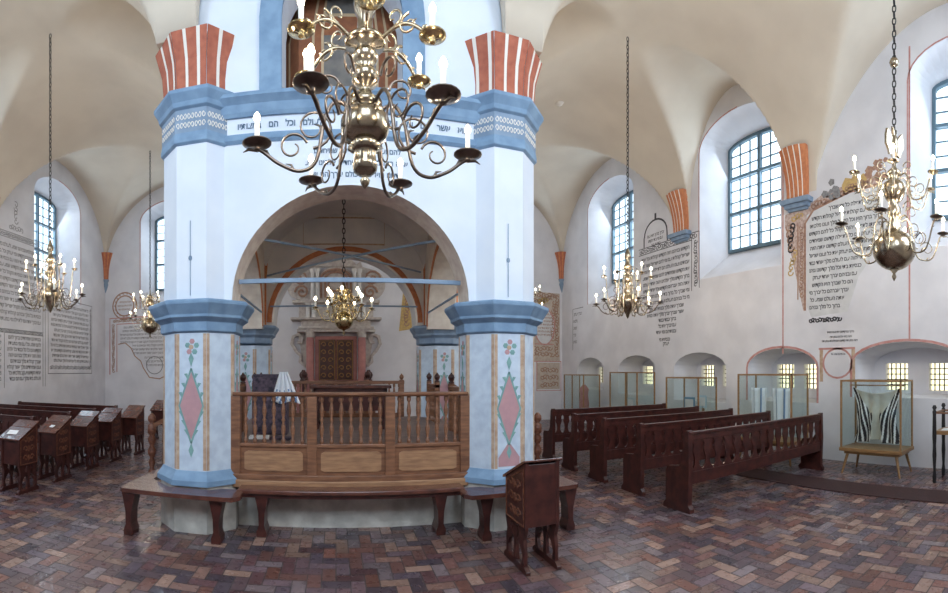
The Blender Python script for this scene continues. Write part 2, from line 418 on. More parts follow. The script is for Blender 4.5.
# painted red outlines on the right wall (part of the wall decoration)
ol = MB()
for a0, y0, y1 in ((-5.83, 2.2, 8.0), (-2.93 - 0.0, 2.42, 8.0)):
    ol.ribbon([(a0, y0), (a0, y1)], 0.035, 0.001, 0.003, fR)
for (c, hw) in ((-12.55, 1.32), (-7.15, 1.26), (-1.75, 1.2)):
    ol.ribbon([(c + s_ * (hw + 0.02), z) for s_, z in ((-1, 4.15), (-1, 7.35))], 0.03, 0.001, 0.003, fR)
    ol.ribbon(arc(c, 7.35, hw + 0.02, 0.72, PI, PI * 0.5, 8), 0.03, 0.001, 0.003, fR)
for (c, hw, z0, zt) in NR[3:]:
    ol.ribbon([(c + hw + 0.03, z0)] + arc(c, zt - 0.42, hw + 0.03, 0.45, 0, PI, 14) + [(c - hw - 0.03, z0)], 0.05, 0.001, 0.003, fR)
o = ol.build('trim_1', M['line']); tag(o, None, None, kind='structure')
ol = MB()
ol.ribbon([(13.98, 4.15), (13.98, 7.35)] + arc(12.6, 7.35, 1.36, 0.72, 0, PI * 0.5, 8), 0.03, 0.001, 0.003, fL)
o = ol.build('trim_2', M['line']); tag(o, None, None, kind='structure')
ol = MB()
ol.ribbon([(-7.08, 4.15), (-7.08, 7.35)] + arc(-5.75, 7.35, 1.34, 0.72, PI, PI * 0.5, 8), 0.03, 0.001, 0.003, fE)
o = ol.build('trim_3', M['line']); tag(o, None, None, kind='structure')

# ------------------------------------------------------------------ vaulted ceiling
TX0, TX1, TY0, TY1 = -2.03, 2.37, 4.97, 9.47           # outer faces of the bimah tower
ZS, CR = 5.6, 8.25
def prof(t, lo, hi):
    u = (2 * t - lo - hi) / (hi - lo)
    return math.sqrt(max(0.0, 1 - u * u))
def flare(t, lo, hi, tower):                            # springs more openly on the tower side than at the wall
    u = (2 * t - lo - hi) / (hi - lo); p = 0.76 if u * tower > 0 else 0.5
    return max(0.0, 1 - u * u) ** p
def xbar(x):                                            # corridors running east-west
    if x <= TX0: return ZS + (CR - ZS) * flare(x, XL, TX0, 1)
    if x >= TX1: return ZS + (CR - ZS) * flare(x, TX1, XR, -1)
    return ZS + (CR - 0.06 - ZS) * prof(x, -1.55, 1.9) if -1.55 < x < 1.9 else ZS
def ybar(y):
    if y <= TY0: return ZS + (CR - ZS) * flare(y, YW, TY0 + 0.1, 1)
    if y >= TY1 - 0.15: return ZS + (CR - ZS) * flare(y, 9.34, YE, -1)
    return ZS + (CR - 0.06 - ZS) * prof(y, 5.68, 8.8) if 5.68 < y < 8.8 else ZS
def rise(d, full): return full * max(0.0, min(1.0, d))
def vz(x, y):
    zx, zy = xbar(x), ybar(y)
    sx = (x - (TX1 + XR) / 2) / 3 if x > TX1 else ((TX0 + XL) / 2 - x) / 3.2 if x < TX0 else 0
    sy = (y - 12.6) / 3.2 if y > TY1 else (1.8 - y) / 3.2 if y < TY0 else 0
    if zy > ZS + 0.01: zy += rise(sx, 0.42) * (zy - ZS) / 2.6
    if zx > ZS + 0.01: zx += rise(sy, 0.42) * (zx - ZS) / 2.6
    return max(zx, zy)
def cosp(a, b_, n): return [a + (b_ - a) * (1 - Cc(PI * i / n)) / 2 for i in range(n + 1)]
def cell(x0, x1, y0, y1, nx, ny, mb):
    xs = cosp(x0, x1, nx); ys = cosp(y0, y1, ny)
    v = [(x, y, vz(x, y)) for y in ys for x in xs]
    q = nx + 1
    f = [(j * q + i, (j + 1) * q + i, (j + 1) * q + i + 1, j * q + i + 1) for j in range(ny) for i in range(nx)]
    # split each quad along the diagonal that is higher so that groins stay crisp
    ff = []
    for a, b_, c, d in f:
        if v[a][2] + v[c][2] > v[b_][2] + v[d][2]: ff += [(a, b_, c), (a, c, d)]
        else: ff += [(a, b_, d), (b_, c, d)]
    mb.add(v, ff, 0, True)
vb = MB()
for (x0, x1) in ((XL, TX0), (TX1, XR)):
    cell(x0, x1, YW, TY0 + 0.1, 80, 80, vb); cell(x0, x1, 9.34, YE, 80, 80, vb)
    cell(x0, x1, TY0 + 0.1, 5.68, 80, 4, vb); cell(x0, x1, 5.68, 8.8, 80, 60, vb); cell(x0, x1, 8.8, 9.34, 80, 4, vb)
for (y0, y1) in ((YW, TY0 + 0.1), (9.34, YE)):
    cell(TX0, -1.55, y0, y1, 4, 80, vb); cell(-1.55, 1.9, y0, y1, 60, 80, vb); cell(1.9, TX1, y0, y1, 4, 80, vb)
o = vb.build('ceiling', M['vault']); tag(o, None, None, kind='structure')
rb = MB(); rb.box(XL - WT, YW - WT, ZT, XR + WT, YE + WT, ZT + 0.2); tag(rb.build('ceiling_2', M['wall']), None, None, kind='structure')

def on_vault(px, py):                                   # where a sight line meets the vault
    th = (px - VX) / FPX; k = (HY - py) / FPX; r = 3.0
    while r < 18 and EYE + k * r < vz(r * S(th), r * Cc(th)): r += 0.02
    return r * S(th), r * Cc(th), EYE + k * r
vx_, vy_, vz_ = on_vault(560, 103)
mb = MB(); mb.lathe([(0.02, -0.05), (0.05, -0.045), (0.06, -0.02), (0.10, -0.015), (0.11, 0.03)], n=20)
tag(mb.build('ceiling_rosette', M['white'], loc=(vx_, vy_, vz_ - 0.01), rot=(0, math.radians(-20), 0)), 'small white round rosette on the bare vault right of the bimah', 'rosette')

# striped corbels on the walls where the vaults spring
def corbel(fn, a, label, hw=0.30, thin=False, wm='orange'):
    root = empty('vault_corbel', fn(a, 5.5, 0), label=label, cat='corbel', group='striped corbels along the hall walls')
    inv = Vector(root.location); f2 = lambda p, q, c=0: tuple(Vector(fn(p, q, c)) - inv)
    st = MB(); n = 9 if not thin else 5; ws = [0, .17, .21, .38, .42, .59, .63, .79, .83, 1.0]
    z0, z1 = 5.46, 6.5
    for i in range(n):
        u0, u1 = -1 + 2 * ws[i], -1 + 2 * ws[i + 1]
        for k in range(6):
            t0, t1 = k / 6, (k + 1) / 6
            w0, w1 = hw * (0.80 + 0.25 * t0 ** 2), hw * (0.80 + 0.25 * t1 ** 2)
            d0, d1 = 0.10 + 0.26 * t0 ** 2, 0.10 + 0.26 * t1 ** 2
            zz0, zz1 = z0 + (z1 - z0) * t0, z0 + (z1 - z0) * t1
            r_ = lambda u, w_, d, z: f2(a + u * w_, z, d * (1 - 0.25 * u * u))
            st.add([r_(u0, w0, d0, zz0), r_(u1, w0, d0, zz0), r_(u1, w1, d1, zz1), r_(u0, w1, d1, zz1)], [(0, 1, 2, 3)], i % 2)
            if i == 0: st.add([f2(a - w0, zz0, -0.02), r_(u0, w0, d0, zz0), r_(u0, w1, d1, zz1), f2(a - w1, zz1, -0.02)], [(0, 1, 2, 3)], 0)
            if i == n - 1: st.add([r_(u1, w0, d0, zz0), f2(a + w0, zz0, -0.02), f2(a + w1, zz1, -0.02), r_(u1, w1, d1, zz1)], [(0, 1, 2, 3)], 0)
    st.build('striped_springer', [M[wm], M['white']], root)
    if not thin:
        c = MB()
        for (z_a, z_b, ww, dd) in ((5.24, 5.29, 0.75, 0.06), (5.29, 5.37, 0.9, 0.13), (5.37, 5.47, 1.1, 0.2)):
            c.prism([(a - hw * ww, z_a), (a + hw * ww, z_a), (a + hw * ww * 1.04, z_b), (a - hw * ww * 1.04, z_b)], -0.01, dd, f2)
        c.build('corbel_moulding', M['bluegrey'], root, bevel=0.008)
corbel(fR, -5.42, 'orange striped corbel between the two big windows of the right wall', 0.32)
corbel(fR, -9.07, 'orange striped corbel above the pointed black lettering panel', 0.32)
corbel(fL, 9.07, 'striped corbel cut by the left edge of the photo', 0.32)
corbel(fE, -2.2, 'striped corbel on the east wall behind the left pillar', 0.3)
corbel(fE, 2.5, 'striped corbel on the east wall behind the right pillar', 0.3)
def corner_corbel(x, y, sx, label):
    root = empty('corner_corbel', (x, y, 4.95), label=label, cat='corbel')
    mb = MB(); n = 6
    for i in range(n):
        a0, a1 = PI / 2 * i / n, PI / 2 * (i + 1) / n
        pr = [(0.13, 0.4), (0.16, 0.8), (0.22, 1.1), (0.32, 1.4)]
        for (r0, z0), (r1, z1) in zip(pr, pr[1:]):
            P = lambda r, a, z: (-sx * r * Cc(a), -r * S(a), z)
            mb.add([P(r0, a0, z0), P(r0, a1, z0), P(r1, a1, z1), P(r1, a0, z1)], [(0, 1, 2, 3)], i % 2 and 1)
    mb.build('striped_springer', [M['orange'], M['red']], root)
    c = MB(); c.lathe([(0.01, -0.1), (0.07, 0.05), (0.12, 0.2), (0.10, 0.28), (0.15, 0.36), (0.15, 0.4)], n=12); c.build('corbel_moulding', M['bluegrey'], root, loc=(-sx * 0.01, -0.01, 0))
corner_corbel(XR, YE, 1, 'narrow orange corbel in the far corner right of the bimah')
corner_corbel(XL, YE, -1, 'narrow orange corbel in the far corner left of the bimah')

# ------------------------------------------------------------------ the bimah tower
bim = empty('bimah', (0.17, 7.2, 0), label='tall bluish white four-pillared masonry bimah standing in the middle of the hall', cat='bimah')
B0 = Vector((0.17, 7.2, 0))
def bl(f): return lambda a, b_, c=0: tuple(Vector(f(a, b_, c)) - B0)
def octo(r, cx=0, cy=0):                               # r = apothem, flats facing the axes
    R = r / Cc(PI / 8)
    return [(cx + R * Cc(PI / 8 + i * PI / 4), cy + R * S(PI / 8 + i * PI / 4)) for i in range(8)]
def octo_loft(mb, levels, mi=0, cap=True):             # levels: (apothem, z)
    rings = [[(p[0], p[1], z) for p in octo(r)] for r, z in levels]
    v = [p for r_ in rings for p in r_]
    f = [(j * 8 + i, j * 8 + (i + 1) % 8, (j + 1) * 8 + (i + 1) % 8, (j + 1) * 8 + i) for j in range(len(levels) - 1) for i in range(8)]
    mb.add(v, f, mi)
    if cap: mb.add(v, [tuple(range(8))[::-1], tuple((len(levels) - 1) * 8 + i for i in range(8))], mi)
AP = 0.43
def facet(i):                                          # map (a,b,c) onto pillar facet i (0:+x, 2:+y, 4:-x, 6:-y)
    an = i * PI / 4; nx, ny = Cc(an), S(an); tx, ty = -S(an), Cc(an)
    return lambda a, b_, c=0: (nx * (AP + c) + tx * a, ny * (AP + c) + ty * a, b_)
PIL = [(-1.60, 5.40), (1.94, 5.40), (-1.70, 9.05), (2.04, 9.05)]
for pi_, (px, py) in enumerate(PIL):
    near = pi_ < 2
    sh = MB(); octo_loft(sh, [(AP, 0.5), (AP, 2.3)])
    p = sh.build('pillar', M['pillar'], bim, loc=(px - B0.x, py - B0.y, 0))
    pl = MB(); octo_loft(pl, [(AP + 0.03, 0.0), (AP + 0.03, 0.55)]); pl.build('plinth', M['plinth'], p)
    bs = MB(); octo_loft(bs, [(AP + 0.07, 0.53), (AP + 0.07, 0.59), (AP + 0.02, 0.66), (AP + 0.005, 0.69)]); bs.build('base_moulding', M['blue'], p)
    zc = 0.0 if near else 0.09
    cp = MB(); octo_loft(cp, [(AP + 0.005, 2.24 + zc), (AP + 0.035, 2.26 + zc), (AP + 0.035, 2.36 + zc), (AP + 0.06, 2.38 + zc), (AP + 0.10, 2.41 + zc), (AP + 0.10, 2.44 + zc), (AP + 0.12, 2.47 + zc), (AP + 0.17, 2.55 + zc), (AP + 0.17, 2.585 + zc), (AP + 0.14, 2.60 + zc)])
    (None if near else setattr(cp, 'v', [(x * 0.93, y * 0.93, z) for x, y, z in cp.v]))
    cp.build('capital', M['blue'] if near else M['bluegrey'], p, bevel=0.006)
    # painted decoration: ochre bands along the edges, a pink lozenge with green leaves on the facets
    pa = MB(); hw = AP * math.tan(PI / 8)
    for i in range(8):
        fn = facet(i)
        for s_ in (-1, 1):
            pa.prism([(s_ * (hw - 0.02) - 0.018, 0.70), (s_ * (hw - 0.02) + 0.018, 0.70), (s_ * (hw - 0.02) + 0.018, 2.23), (s_ * (hw - 0.02) - 0.018, 2.23)], 0.0, 0.003, fn, 0)
        if i % 2 == 0:
            zc_ = 1.42 if near and px < 0 else 1.38
            pa.prism([(0, zc_ - 0.38), (0.132, zc_), (0, zc_ + 0.38), (-0.132, zc_)], 0.0, 0.004, fn, 1)
            for s_ in (-1, 1):
                pa.ribbon([(s_ * 0.0, zc_ - 0.42), (s_ * 0.14, zc_), (0, zc_ + 0.42)], 0.02, 0.0, 0.0045, fn, 2)
                for t in (0.25, 0.5, 0.75):
                    for v_ in (-1, 1):
                        bx, bz = s_ * 0.135 * (1 - t), zc_ + v_ * 0.42 * t
                        pa.prism([(bx, bz - 0.03), (bx + s_ * 0.05, bz + 0.045), (bx + s_ * 0.01, bz + 0.05)], 0.0, 0.005, fn, 2)
            pa.prism([(0, zc_ + 0.60), (0.03, zc_ + 0.53), (0, zc_ + 0.44), (-0.03, zc_ + 0.53)], 0, 0.005, fn, 2)
            pa.prism([(0, zc_ - 0.42), (0.03, zc_ - 0.50), (0, zc_ - 0.58), (-0.03, zc_ - 0.50)], 0, 0.005, fn, 2)
            for k in range(5):
                an = 2 * PI * k / 5 + 0.3; cx_, cz_ = 0.055 * Cc(an) + 0.01, 2.08 + 0.065 * S(an)
                pa.prism([(cx_ + 0.032 * Cc(q * PI / 3), cz_ + 0.032 * S(q * PI / 3)) for q in range(6)], 0, 0.004, fn, 1 if k % 2 else 2)
            pa.prism([(0.028 * Cc(q * PI / 4), 2.08 + 0.028 * S(q * PI / 4)) for q in range(8)], 0, 0.005, fn, 0)
            if near and px > 0 or not near:
                pa.prism([(0, 1.0), (0.13, 0.82), (0.13, 0.72), (-0.13, 0.72), (-0.13, 0.82)], 0, 0.004, fn, 1)
    pa.build('painted_decoration', [M['ochre'], M['pink'], M['green']], p)
    # upper shaft, cornice and striped springer
    us = MB(); octo_loft(us, [(AP - 0.005, 2.58), (AP - 0.005, 5.6)]); us.build('upper_shaft', M['tower'], p)
    uc = MB()
    octo_loft(uc, [(AP + 0.0, 4.36), (AP + 0.03, 4.38), (AP + 0.03, 4.43), (AP + 0.02, 4.49)])
    octo_loft(uc, [(AP + 0.015, 4.75), (AP + 0.05, 4.77), (AP + 0.06, 4.82), (AP + 0.11, 4.90), (AP + 0.11, 4.94), (AP + 0.02, 4.96)])
    uc.build('upper_cornice', M['blue'], p, bevel=0.006)
    fz = MB(); octo_loft(fz, [(AP + 0.018, 4.49), (AP + 0.018, 4.75)]); fr_ = fz.build('frieze', M['bluegrey'], p)
    sc = MB(); r2 = random.Random(pi_)
    for i in range(8):
        fn0 = facet(i); fn = lambda a, b_, c=0, f=fn0: f(a, b_, c + 0.018)
        for k in range(8):
            cx_ = -0.15 + 0.043 * k
            for ph in (0, 1):
                pts = [(cx_ + 0.020 * (1 if (k + ph) % 2 else -1) * Cc(t * 0.55 + ph * PI) * (1 - t * 0.06), 4.62 + (0.055 if ph else -0.055) + 0.042 * S(t * 0.55 + ph * PI) * (1 - t * 0.06)) for t in range(12)]
                sc.ribbon(pts, 0.009, 0, 0.004, fn)
    sc.build('lace_scrollwork', M['white'], p)
    sp = MB()
    prof_ = [(AP - 0.005, 4.95), (AP - 0.005, 5.12), (AP + 0.01, 5.32), (AP + 0.085, 5.603)]
    for i in range(8):
        for (r0, z0), (r1, z1) in zip(prof_, prof_[1:]):
            h0, h1 = r0 * math.tan(PI / 8), r1 * math.tan(PI / 8)
            an = i * PI / 4; P = lambda r, a, z: (Cc(an) * (r + 0.008) - S(an) * a, S(an) * (r + 0.008) + Cc(an) * a, z)
            cuts = [-1, -0.72, -0.52, 0.02, 0.22, 0.76, 1.0]
            cuts = [-1, -0.30, -0.08, 0.62, 0.84, 1.0] if i % 2 else [-1, -0.36, -0.18, 0.40, 0.60, 1.0]
            for k in range(len(cuts) - 1):
                u0, u1 = cuts[k], cuts[k + 1]
                sp.add([P(r0, u0 * h0, z0), P(r0, u1 * h0, z0), P(r1, u1 * h1, z1), P(r1, u0 * h1, z1)], [(0, 1, 2, 3)], k % 2)
    sp.build('striped_springer', [M['red'], M['white']] , p)
    if not near:
        sp = MB()
        for i in range(8):
            an = i * PI / 4
            for (r0, z0), (r1, z1) in zip([(AP, 2.68), (AP + 0.0, 3.5), (AP + 0.02, 3.9), (AP + 0.10, 4.25)], [(AP, 3.5), (AP + 0.02, 3.9), (AP + 0.10, 4.25)]):
                h0, h1 = r0 * math.tan(PI / 8), r1 * math.tan(PI / 8)
                P = lambda r, a, z: (Cc(an) * (r + 0.01) - S(an) * a, S(an) * (r + 0.01) + Cc(an) * a, z)
                cuts = [-1, -0.62, -0.42, -0.05, 0.15, 0.62, 0.8, 1]
                for k in range(7):
                    u0, u1 = cuts[k], cuts[k + 1]
                    sp.add([P(r0, u0 * h0, z0), P(r0, u1 * h0, z0), P(r1, u1 * h1, z1), P(r1, u0 * h1, z1)], [(0, 1, 2, 3)], k % 2)
        sp.build('inner_striped_springer', [M['orange'], M['white']], p)

CX = 0.17
def tower_wall(name, fn, a0, a1, arch_c, hw, zs_, zt_, t0, t1, z0=2.60, openings=(), m='tower'):
    mb = MB(); holes = list(openings)
    outer = [(a0, z0), (arch_c - hw, z0), (arch_c - hw, zs_)] + arc(arch_c, zs_, hw, zt_ - zs_, PI, 0, 28)[1:-1] + [(arch_c + hw, zs_), (arch_c + hw, z0), (a1, z0), (a1, 8.35), (a0, 8.35)]
    mb.holed(outer, holes, t0, t1, bl(fn))
    return mb.build(name, M[m], bim)
fFr = fF(5.14)
front = tower_wall('front_wall', fFr, -1.6, 1.94, CX, 1.34, 2.601, 3.87, 0, -0.42, openings=[arched(-0.60, 0.74, 4.88, 5.75, 6.42)])
fBk = fF(8.80)
rear = tower_wall('rear_wall', fBk, -1.6, 1.94, CX, 1.36, 2.75, 4.05, 0, -0.5, z0=2.69, m='inner')
fSl = lambda a, b_, c=0: (-1.36 - c, a, b_)
fSr = lambda a, b_, c=0: (1.70 + c, a, b_)
sl = tower_wall('side_wall', fSl, 5.4, 9.05, 7.22, 1.25, 2.65, 3.9, 0, 0.5, m='cream')
sr = tower_wall('side_wall', fSr, 5.4, 9.05, 7.22, 1.25, 2.65, 3.9, 0, 0.5, m='cream')
# painted arch band on the front arch
so = MB()
ar = [(CX - 1.335, 2.602)] + arc(CX, 2.602, 1.335, 1.263, PI, 0, 30) + [(CX + 1.335, 2.602)]
for p0, p1 in zip(ar, ar[1:]):
    so.add([bl(fFr)(p0[0], p0[1], 0.012), bl(fFr)(p1[0], p1[1], 0.012), bl(fFr)(p1[0], p1[1], -0.42), bl(fFr)(p0[0], p0[1], -0.42)], [(0, 1, 2, 3)])
so.build('arch_soffit', M['soffit'], front)
ab = MB(); ab.ribbon(arc(CX, 2.75, 1.44, 1.38, PI, 0, 30), 0.10, 0.0, 0.012, bl(fBk), 0); ab.ribbon(arc(CX, 2.75, 1.375, 1.315, PI, 0, 30), 0.035, 0.0, 0.014, bl(fBk), 1); ab.build('arch_band', [M['orange'], M['white']], rear)
ln = MB(); ln.ribbon([(-0.62, 4.22), (-0.62, 4.72), (0.92, 4.72), (0.92, 4.22)], 0.03, 0, 0.006, bl(fBk), closed=True); ln.build('painted_panel_outline', M['ochre'], rear)
for fn_, pw in ((fSl, sl), (fSr, sr)):
    ln = MB(); f3 = (lambda a, b_, c=0, f=fn_: f(a, b_, -c))
    ln.ribbon(arc(7.22, 2.65, 1.32, 1.32, PI, 0, 26), 0.10, 0, 0.012, bl(f3), 0)
    ln.build('arch_band', [M['orange']], pw)
# upper front cornice with the lettered frieze
cn = MB()
def wcor(mb, z0, z1, d0, d1, mi=0):
    mb.add([bl(fFr)(-1.3, z0, d0), bl(fFr)(1.64, z0, d0), bl(fFr)(1.64, z1, d1), bl(fFr)(-1.3, z1, d1), bl(fFr)(-1.3, z0, -0.01), bl(fFr)(1.64, z0, -0.01), bl(fFr)(1.64, z1, -0.01), bl(fFr)(-1.3, z1, -0.01)],
           [(0,1,2,3),(4,7,6,5),(0,4,5,1),(3,2,6,7),(0,3,7,4),(1,5,6,2)], mi)
for z0, z1, d0, d1 in ((4.37, 4.40, 0.01, 0.04), (4.40, 4.47, 0.04, 0.03), (4.66, 4.70, 0.03, 0.05), (4.70, 4.78, 0.05, 0.07), (4.78, 4.84, 0.07, 0.13), (4.84, 4.88, 0.13, 0.13)):
    wcor(cn, z0, z1, d0, d1)
cn.build('upper_cornice', M['blue'], front)
tx = MB(); write_lines(tx, [(-1.15, -0.15, 4.535), (0.5, 1.5, 4.535)], 0.075, bl(fFr), seed=3, gap=1.1, out=0.006); tx.build('frieze_lettering', M['inkblue'], front)
tx = MB(); write_lines(tx, [(-0.32, 0.72, 4.22), (-0.34, 0.80, 4.09), (-0.28, 0.74, 3.96)], 0.062, bl(fFr), seed=5, gap=0.45, out=0.004); tx.build('wall_lettering', M['inkblue'], front)
of = MB()
of.holed(arched(-0.85, 0.99, 4.88, 5.75, 6.66), [arched(-0.60, 0.74, 4.881, 5.75, 6.42)], 0, 0.04, bl(fFr))
of.build('opening_surround', M['blue'], front)
# faint grey plumb marks painted on the near pillars
for k, (px, py) in enumerate(PIL[:2]):
    pm = MB(); fn = bl(lambda a, b_, c=0, q=px: (q + a, 5.40 - AP - c, b_))
    pm.ribbon([(-0.01, 2.66), (-0.01, 3.5)], 0.008, 0.0, 0.004, fn); pm.prism([(0.022 * Cc(t) - 0.01, 3.08 + 0.03 * S(t)) for t in [q * PI / 4 for q in range(8)]], 0, 0.005, fn)
    pm.build('painted_mark', M['bluegrey'], front)
# inside: lower vault of the tower, tie rods
iv = MB(); nn = 24
v = []
for j in range(nn + 1):
    for i in range(nn + 1):
        u = -Cc(PI * i / nn); w_ = -Cc(PI * j / nn)
        z = 3.55 + 1.25 * max(math.sqrt(max(0, 1 - u * u)), math.sqrt(max(0, 1 - w_ * w_)))
        v.append((CX + 1.53 * u - B0.x, 7.22 + 1.58 * w_ - B0.y, z))
iv.add(v, [(j * (nn + 1) + i, j * (nn + 1) + i + 1, (j + 1) * (nn + 1) + i + 1, (j + 1) * (nn + 1) + i) for j in range(nn) for i in range(nn)], 0, True)
iv.build('inner_vault', M['inner'], bim)
tr = MB()
def rod(a, b_, r=0.013): tr.bar(Vector(a) - B0, Vector(b_) - B0, r * 1.6, r * 2.2)
rod((-1.12, 5.3, 2.85), (1.45, 5.3, 2.85), 0.022)
rod((-1.25, 8.78, 3.05), (1.55, 8.78, 3.05), 0.013)
rod((-1.3, 5.6, 3.5), (1.6, 8.7, 3.7)); rod((1.62, 5.6, 3.5), (-1.3, 8.7, 3.62))
rod((-1.36, 6.0, 2.9), (-1.36, 8.5, 2.9)); rod((1.70, 6.0, 2.9), (1.70, 8.5, 2.9))
tr.build('tie_rod', M['bluegrey'], bim)
# upper chamber with its painted dome seen through the front opening
uc = MB()
xa, xb, ya, yb = -1.36 - B0.x, 1.70 - B0.x, 5.64 - B0.y, 8.80 - B0.y
uc.box(xa, ya, 4.82, xb, yb, 4.87)
uc.build('chamber_floor', M['inner'], bim)
dm = MB(); ccx, ccy = (xa + xb) / 2, (ya + yb) / 2; NS = 8; rings = [(1.0, 5.0), (1.0, 5.9), (0.82, 6.7), (0.52, 7.25), (0.2, 7.5), (0.02, 7.55)]
hx, hy = (xb - xa) / 2 - 0.02, (yb - ya) / 2 - 0.02
def dpt(k, s_, z, off=0.0):
    an = 2 * PI * k / NS; R = 1 / Cc(PI / 8)
    an += PI / 8
    return (ccx + hx * R * s_ * Cc(an) * (1 - off), ccy + hy * R * s_ * S(an) * (1 - off), z - off * 0.2)
fu = [(0, .13, 1), (.13, .155, 2), (.155, .22, 1), (.22, .245, 2), (.245, .755, 0), (.755, .78, 2), (.78, .845, 1), (.845, .87, 2), (.87, 1, 1)]
rr_ = [(1.0, 5.0, 0), (1.0, 5.9, 1), (0.94, 6.2, 2), (0.93, 6.25, 0), (0.82, 6.7, 0), (0.62, 7.12, 2), (0.60, 7.15, 1), (0.50, 7.28, 2), (0.48, 7.30, 0), (0.24, 7.48, 2), (0.22, 7.49, 1), (0.02, 7.56, 1)]
for k in range(NS):
    for (s0, z0, m0), (s1, z1, m1) in zip(rr_, rr_[1:]):
        A0, A1, C0, C1 = [Vector(p) for p in (dpt(k, s0, z0), dpt(k + 1, s0, z0), dpt(k, s1, z1), dpt(k + 1, s1, z1))]
        for u0, u1, mi in fu:
            dm.add([A0.lerp(A1, u0), A0.lerp(A1, u1), C0.lerp(C1, u1), C0.lerp(C1, u0)], [(0, 1, 2, 3)], mi if mi else m0)
dome = dm.build('painted_dome', [mat('dome_paint', (0.20, 0.18, 0.16), 0.85, scale=7, col2=(0.13, 0.125, 0.12)), mat('dome_red', (0.30, 0.115, 0.05), 0.8, scale=9, col2=(0.22, 0.08, 0.04)), mat('dome_cream', (0.50, 0.37, 0.23), 0.8)], bim)
# plinth wall and platform under the balustrade
pb = MB(); pb.box(-1.6 - B0.x, 5.37 - B0.y, 0, 1.94 - B0.x, 9.1 - B0.y, 0.60); pb.build('platform_plinth', M['plinth'], bim)
pb = MB(); pb.box(-1.58 - B0.x, 5.42 - B0.y, 0.60, 1.92 - B0.x, 9.05 - B0.y, 0.93); pb.build('platform_floor', M['tilered'], bim)

# ------------------------------------------------------------------ balustrades
def baluster_prof(h, r=0.022):
    return [(r * .9, 0), (r * 1.1, h * .03), (r * 1.1, h * .08), (r * .6, h * .11), (r * .9, h * .2), (r * 1.25, h * .3), (r * 1.0, h * .38), (r * .55, h * .44), (r * 1.1, h * .5), (r * .55, h * .54), (r * 1.0, h * .62), (r * 1.2, h * .7), (r * .8, h * .8), (r * .55, h * .87), (r * 1.1, h * .92), (r * 1.1, h * .97), (r * .9, h)]
_bm = {}
def baluster(parent, loc, h, m='oak', r=0.022, n=10):
    k = (round(h, 3), m, r)
    if k not in _bm:
        mb = MB(); mb.lathe(baluster_prof(h, r), n=n); o = mb.build('baluster', M[m], parent, loc=loc); _bm[k] = o.data; return o
    return link('baluster', _bm[k], parent, loc)
def finial(parent, loc, r=0.05, m='wood'):
    mb = MB(); mb.lathe([(r * .7, 0), (r * .9, r * .3), (r * .5, r * .6), (r * .75, r * .9), (r, r * 1.7), (r * .8, r * 2.3), (r * .35, r * 2.7), (r * .2, r * 3.1)], n=14)
    return mb.build('finial', M[m], parent, loc=loc)
fbal = empty('balustrade', (CX, 5.22, 0.58), label='wide oak balustrade with three panels on the front of the bimah', cat='balustrade')
xA, xB = -1.17 - CX, 1.51 - CX
mb = MB(); mb.box(xA, -0.02, 0.37, xB, 0.10, 0.41); mb.box(xA, -0.05, 0.0, xB, 0.10, 0.06); mb.box(xA, 0.0, 0.05, xB, 0.08, 0.38)
mb.build('base_board', M['oak'], fbal, bevel=0.006)
mb = MB(); mb.box(xA, -0.06, -0.09, xB, 0.12, 0.0); mb.build('ledge', M['oaklight'], fbal, bevel=0.01)
mb = MB(); mb.prism([(-0.05, 0.0), (0.07, 0.0), (0.09, 0.02), (0.09, 0.045), (-0.07, 0.045), (-0.07, 0.02)], xA, xB, lambda a, b_, c: (c, a + 0.02, 0.945 + b_)); mb.build('handrail', M['oak'], fbal, bevel=0.004)
posts = [xA + 0.03, xA + 0.90, xA + 1.78, xB - 0.03]
for x in posts:
    mb = MB(); mb.box(x - 0.055, -0.03, 0.05, x + 0.055, 0.07, 0.945); mb.build('post', M['oak'], fbal, bevel=0.008)
for a, b_ in zip(posts, posts[1:]):
    mb = MB(); cx_, hw_ = (a + b_) / 2, (b_ - a) / 2 - 0.10
    pl = [(cx_ - hw_, 0.12), (cx_ - hw_ + 0.04, 0.10), (cx_ + hw_ - 0.04, 0.10), (cx_ + hw_, 0.12), (cx_ + hw_, 0.30), (cx_ + hw_ - 0.04, 0.325), (cx_ - hw_ + 0.04, 0.325), (cx_ - hw_, 0.30)]
    mb.prism(pl, 0.02, -0.015, lambda p, q, c: (p, c, q)); mb.build('raised_panel', M['oaklight'], fbal, bevel=0.008)
    n = 7
    for k in range(n):
        baluster(fbal, (a + 0.055 + (b_ - a - 0.11) * (k + 0.5) / n, 0.02, 0.41), 0.535, 'oak')
rbal = empty('balustrade', (CX, 8.95, 0.93), label='oak balustrade at the back of the bimah, in front of the ark', cat='balustrade')
mb = MB(); mb.box(-1.15, -0.05, 0.64, 1.15, 0.07, 0.70); mb.build('handrail', M['oak'], rbal, bevel=0.006)
mb = MB(); mb.box(-1.15, -0.02, 0.0, 1.15, 0.04, 0.08); mb.build('bottom_rail', M['oak'], rbal)
for x in (-1.1, -0.42, 0.42, 1.1):
    mb = MB(); mb.box(x - 0.045, -0.04, 0, x + 0.045, 0.05, 0.72); mb.build('post', M['oak'], rbal, bevel=0.006)
finial(rbal, (1.1, 0, 0.70), 0.045, 'oak')
for a, b_, n in ((-1.1, -0.42, 7), (-0.42, 0.42, 9), (0.42, 1.1, 7)):
    for k in range(n): baluster(rbal, (a + (b_ - a) * (k + 0.5) / n, 0, 0.08), 0.56, 'oak')
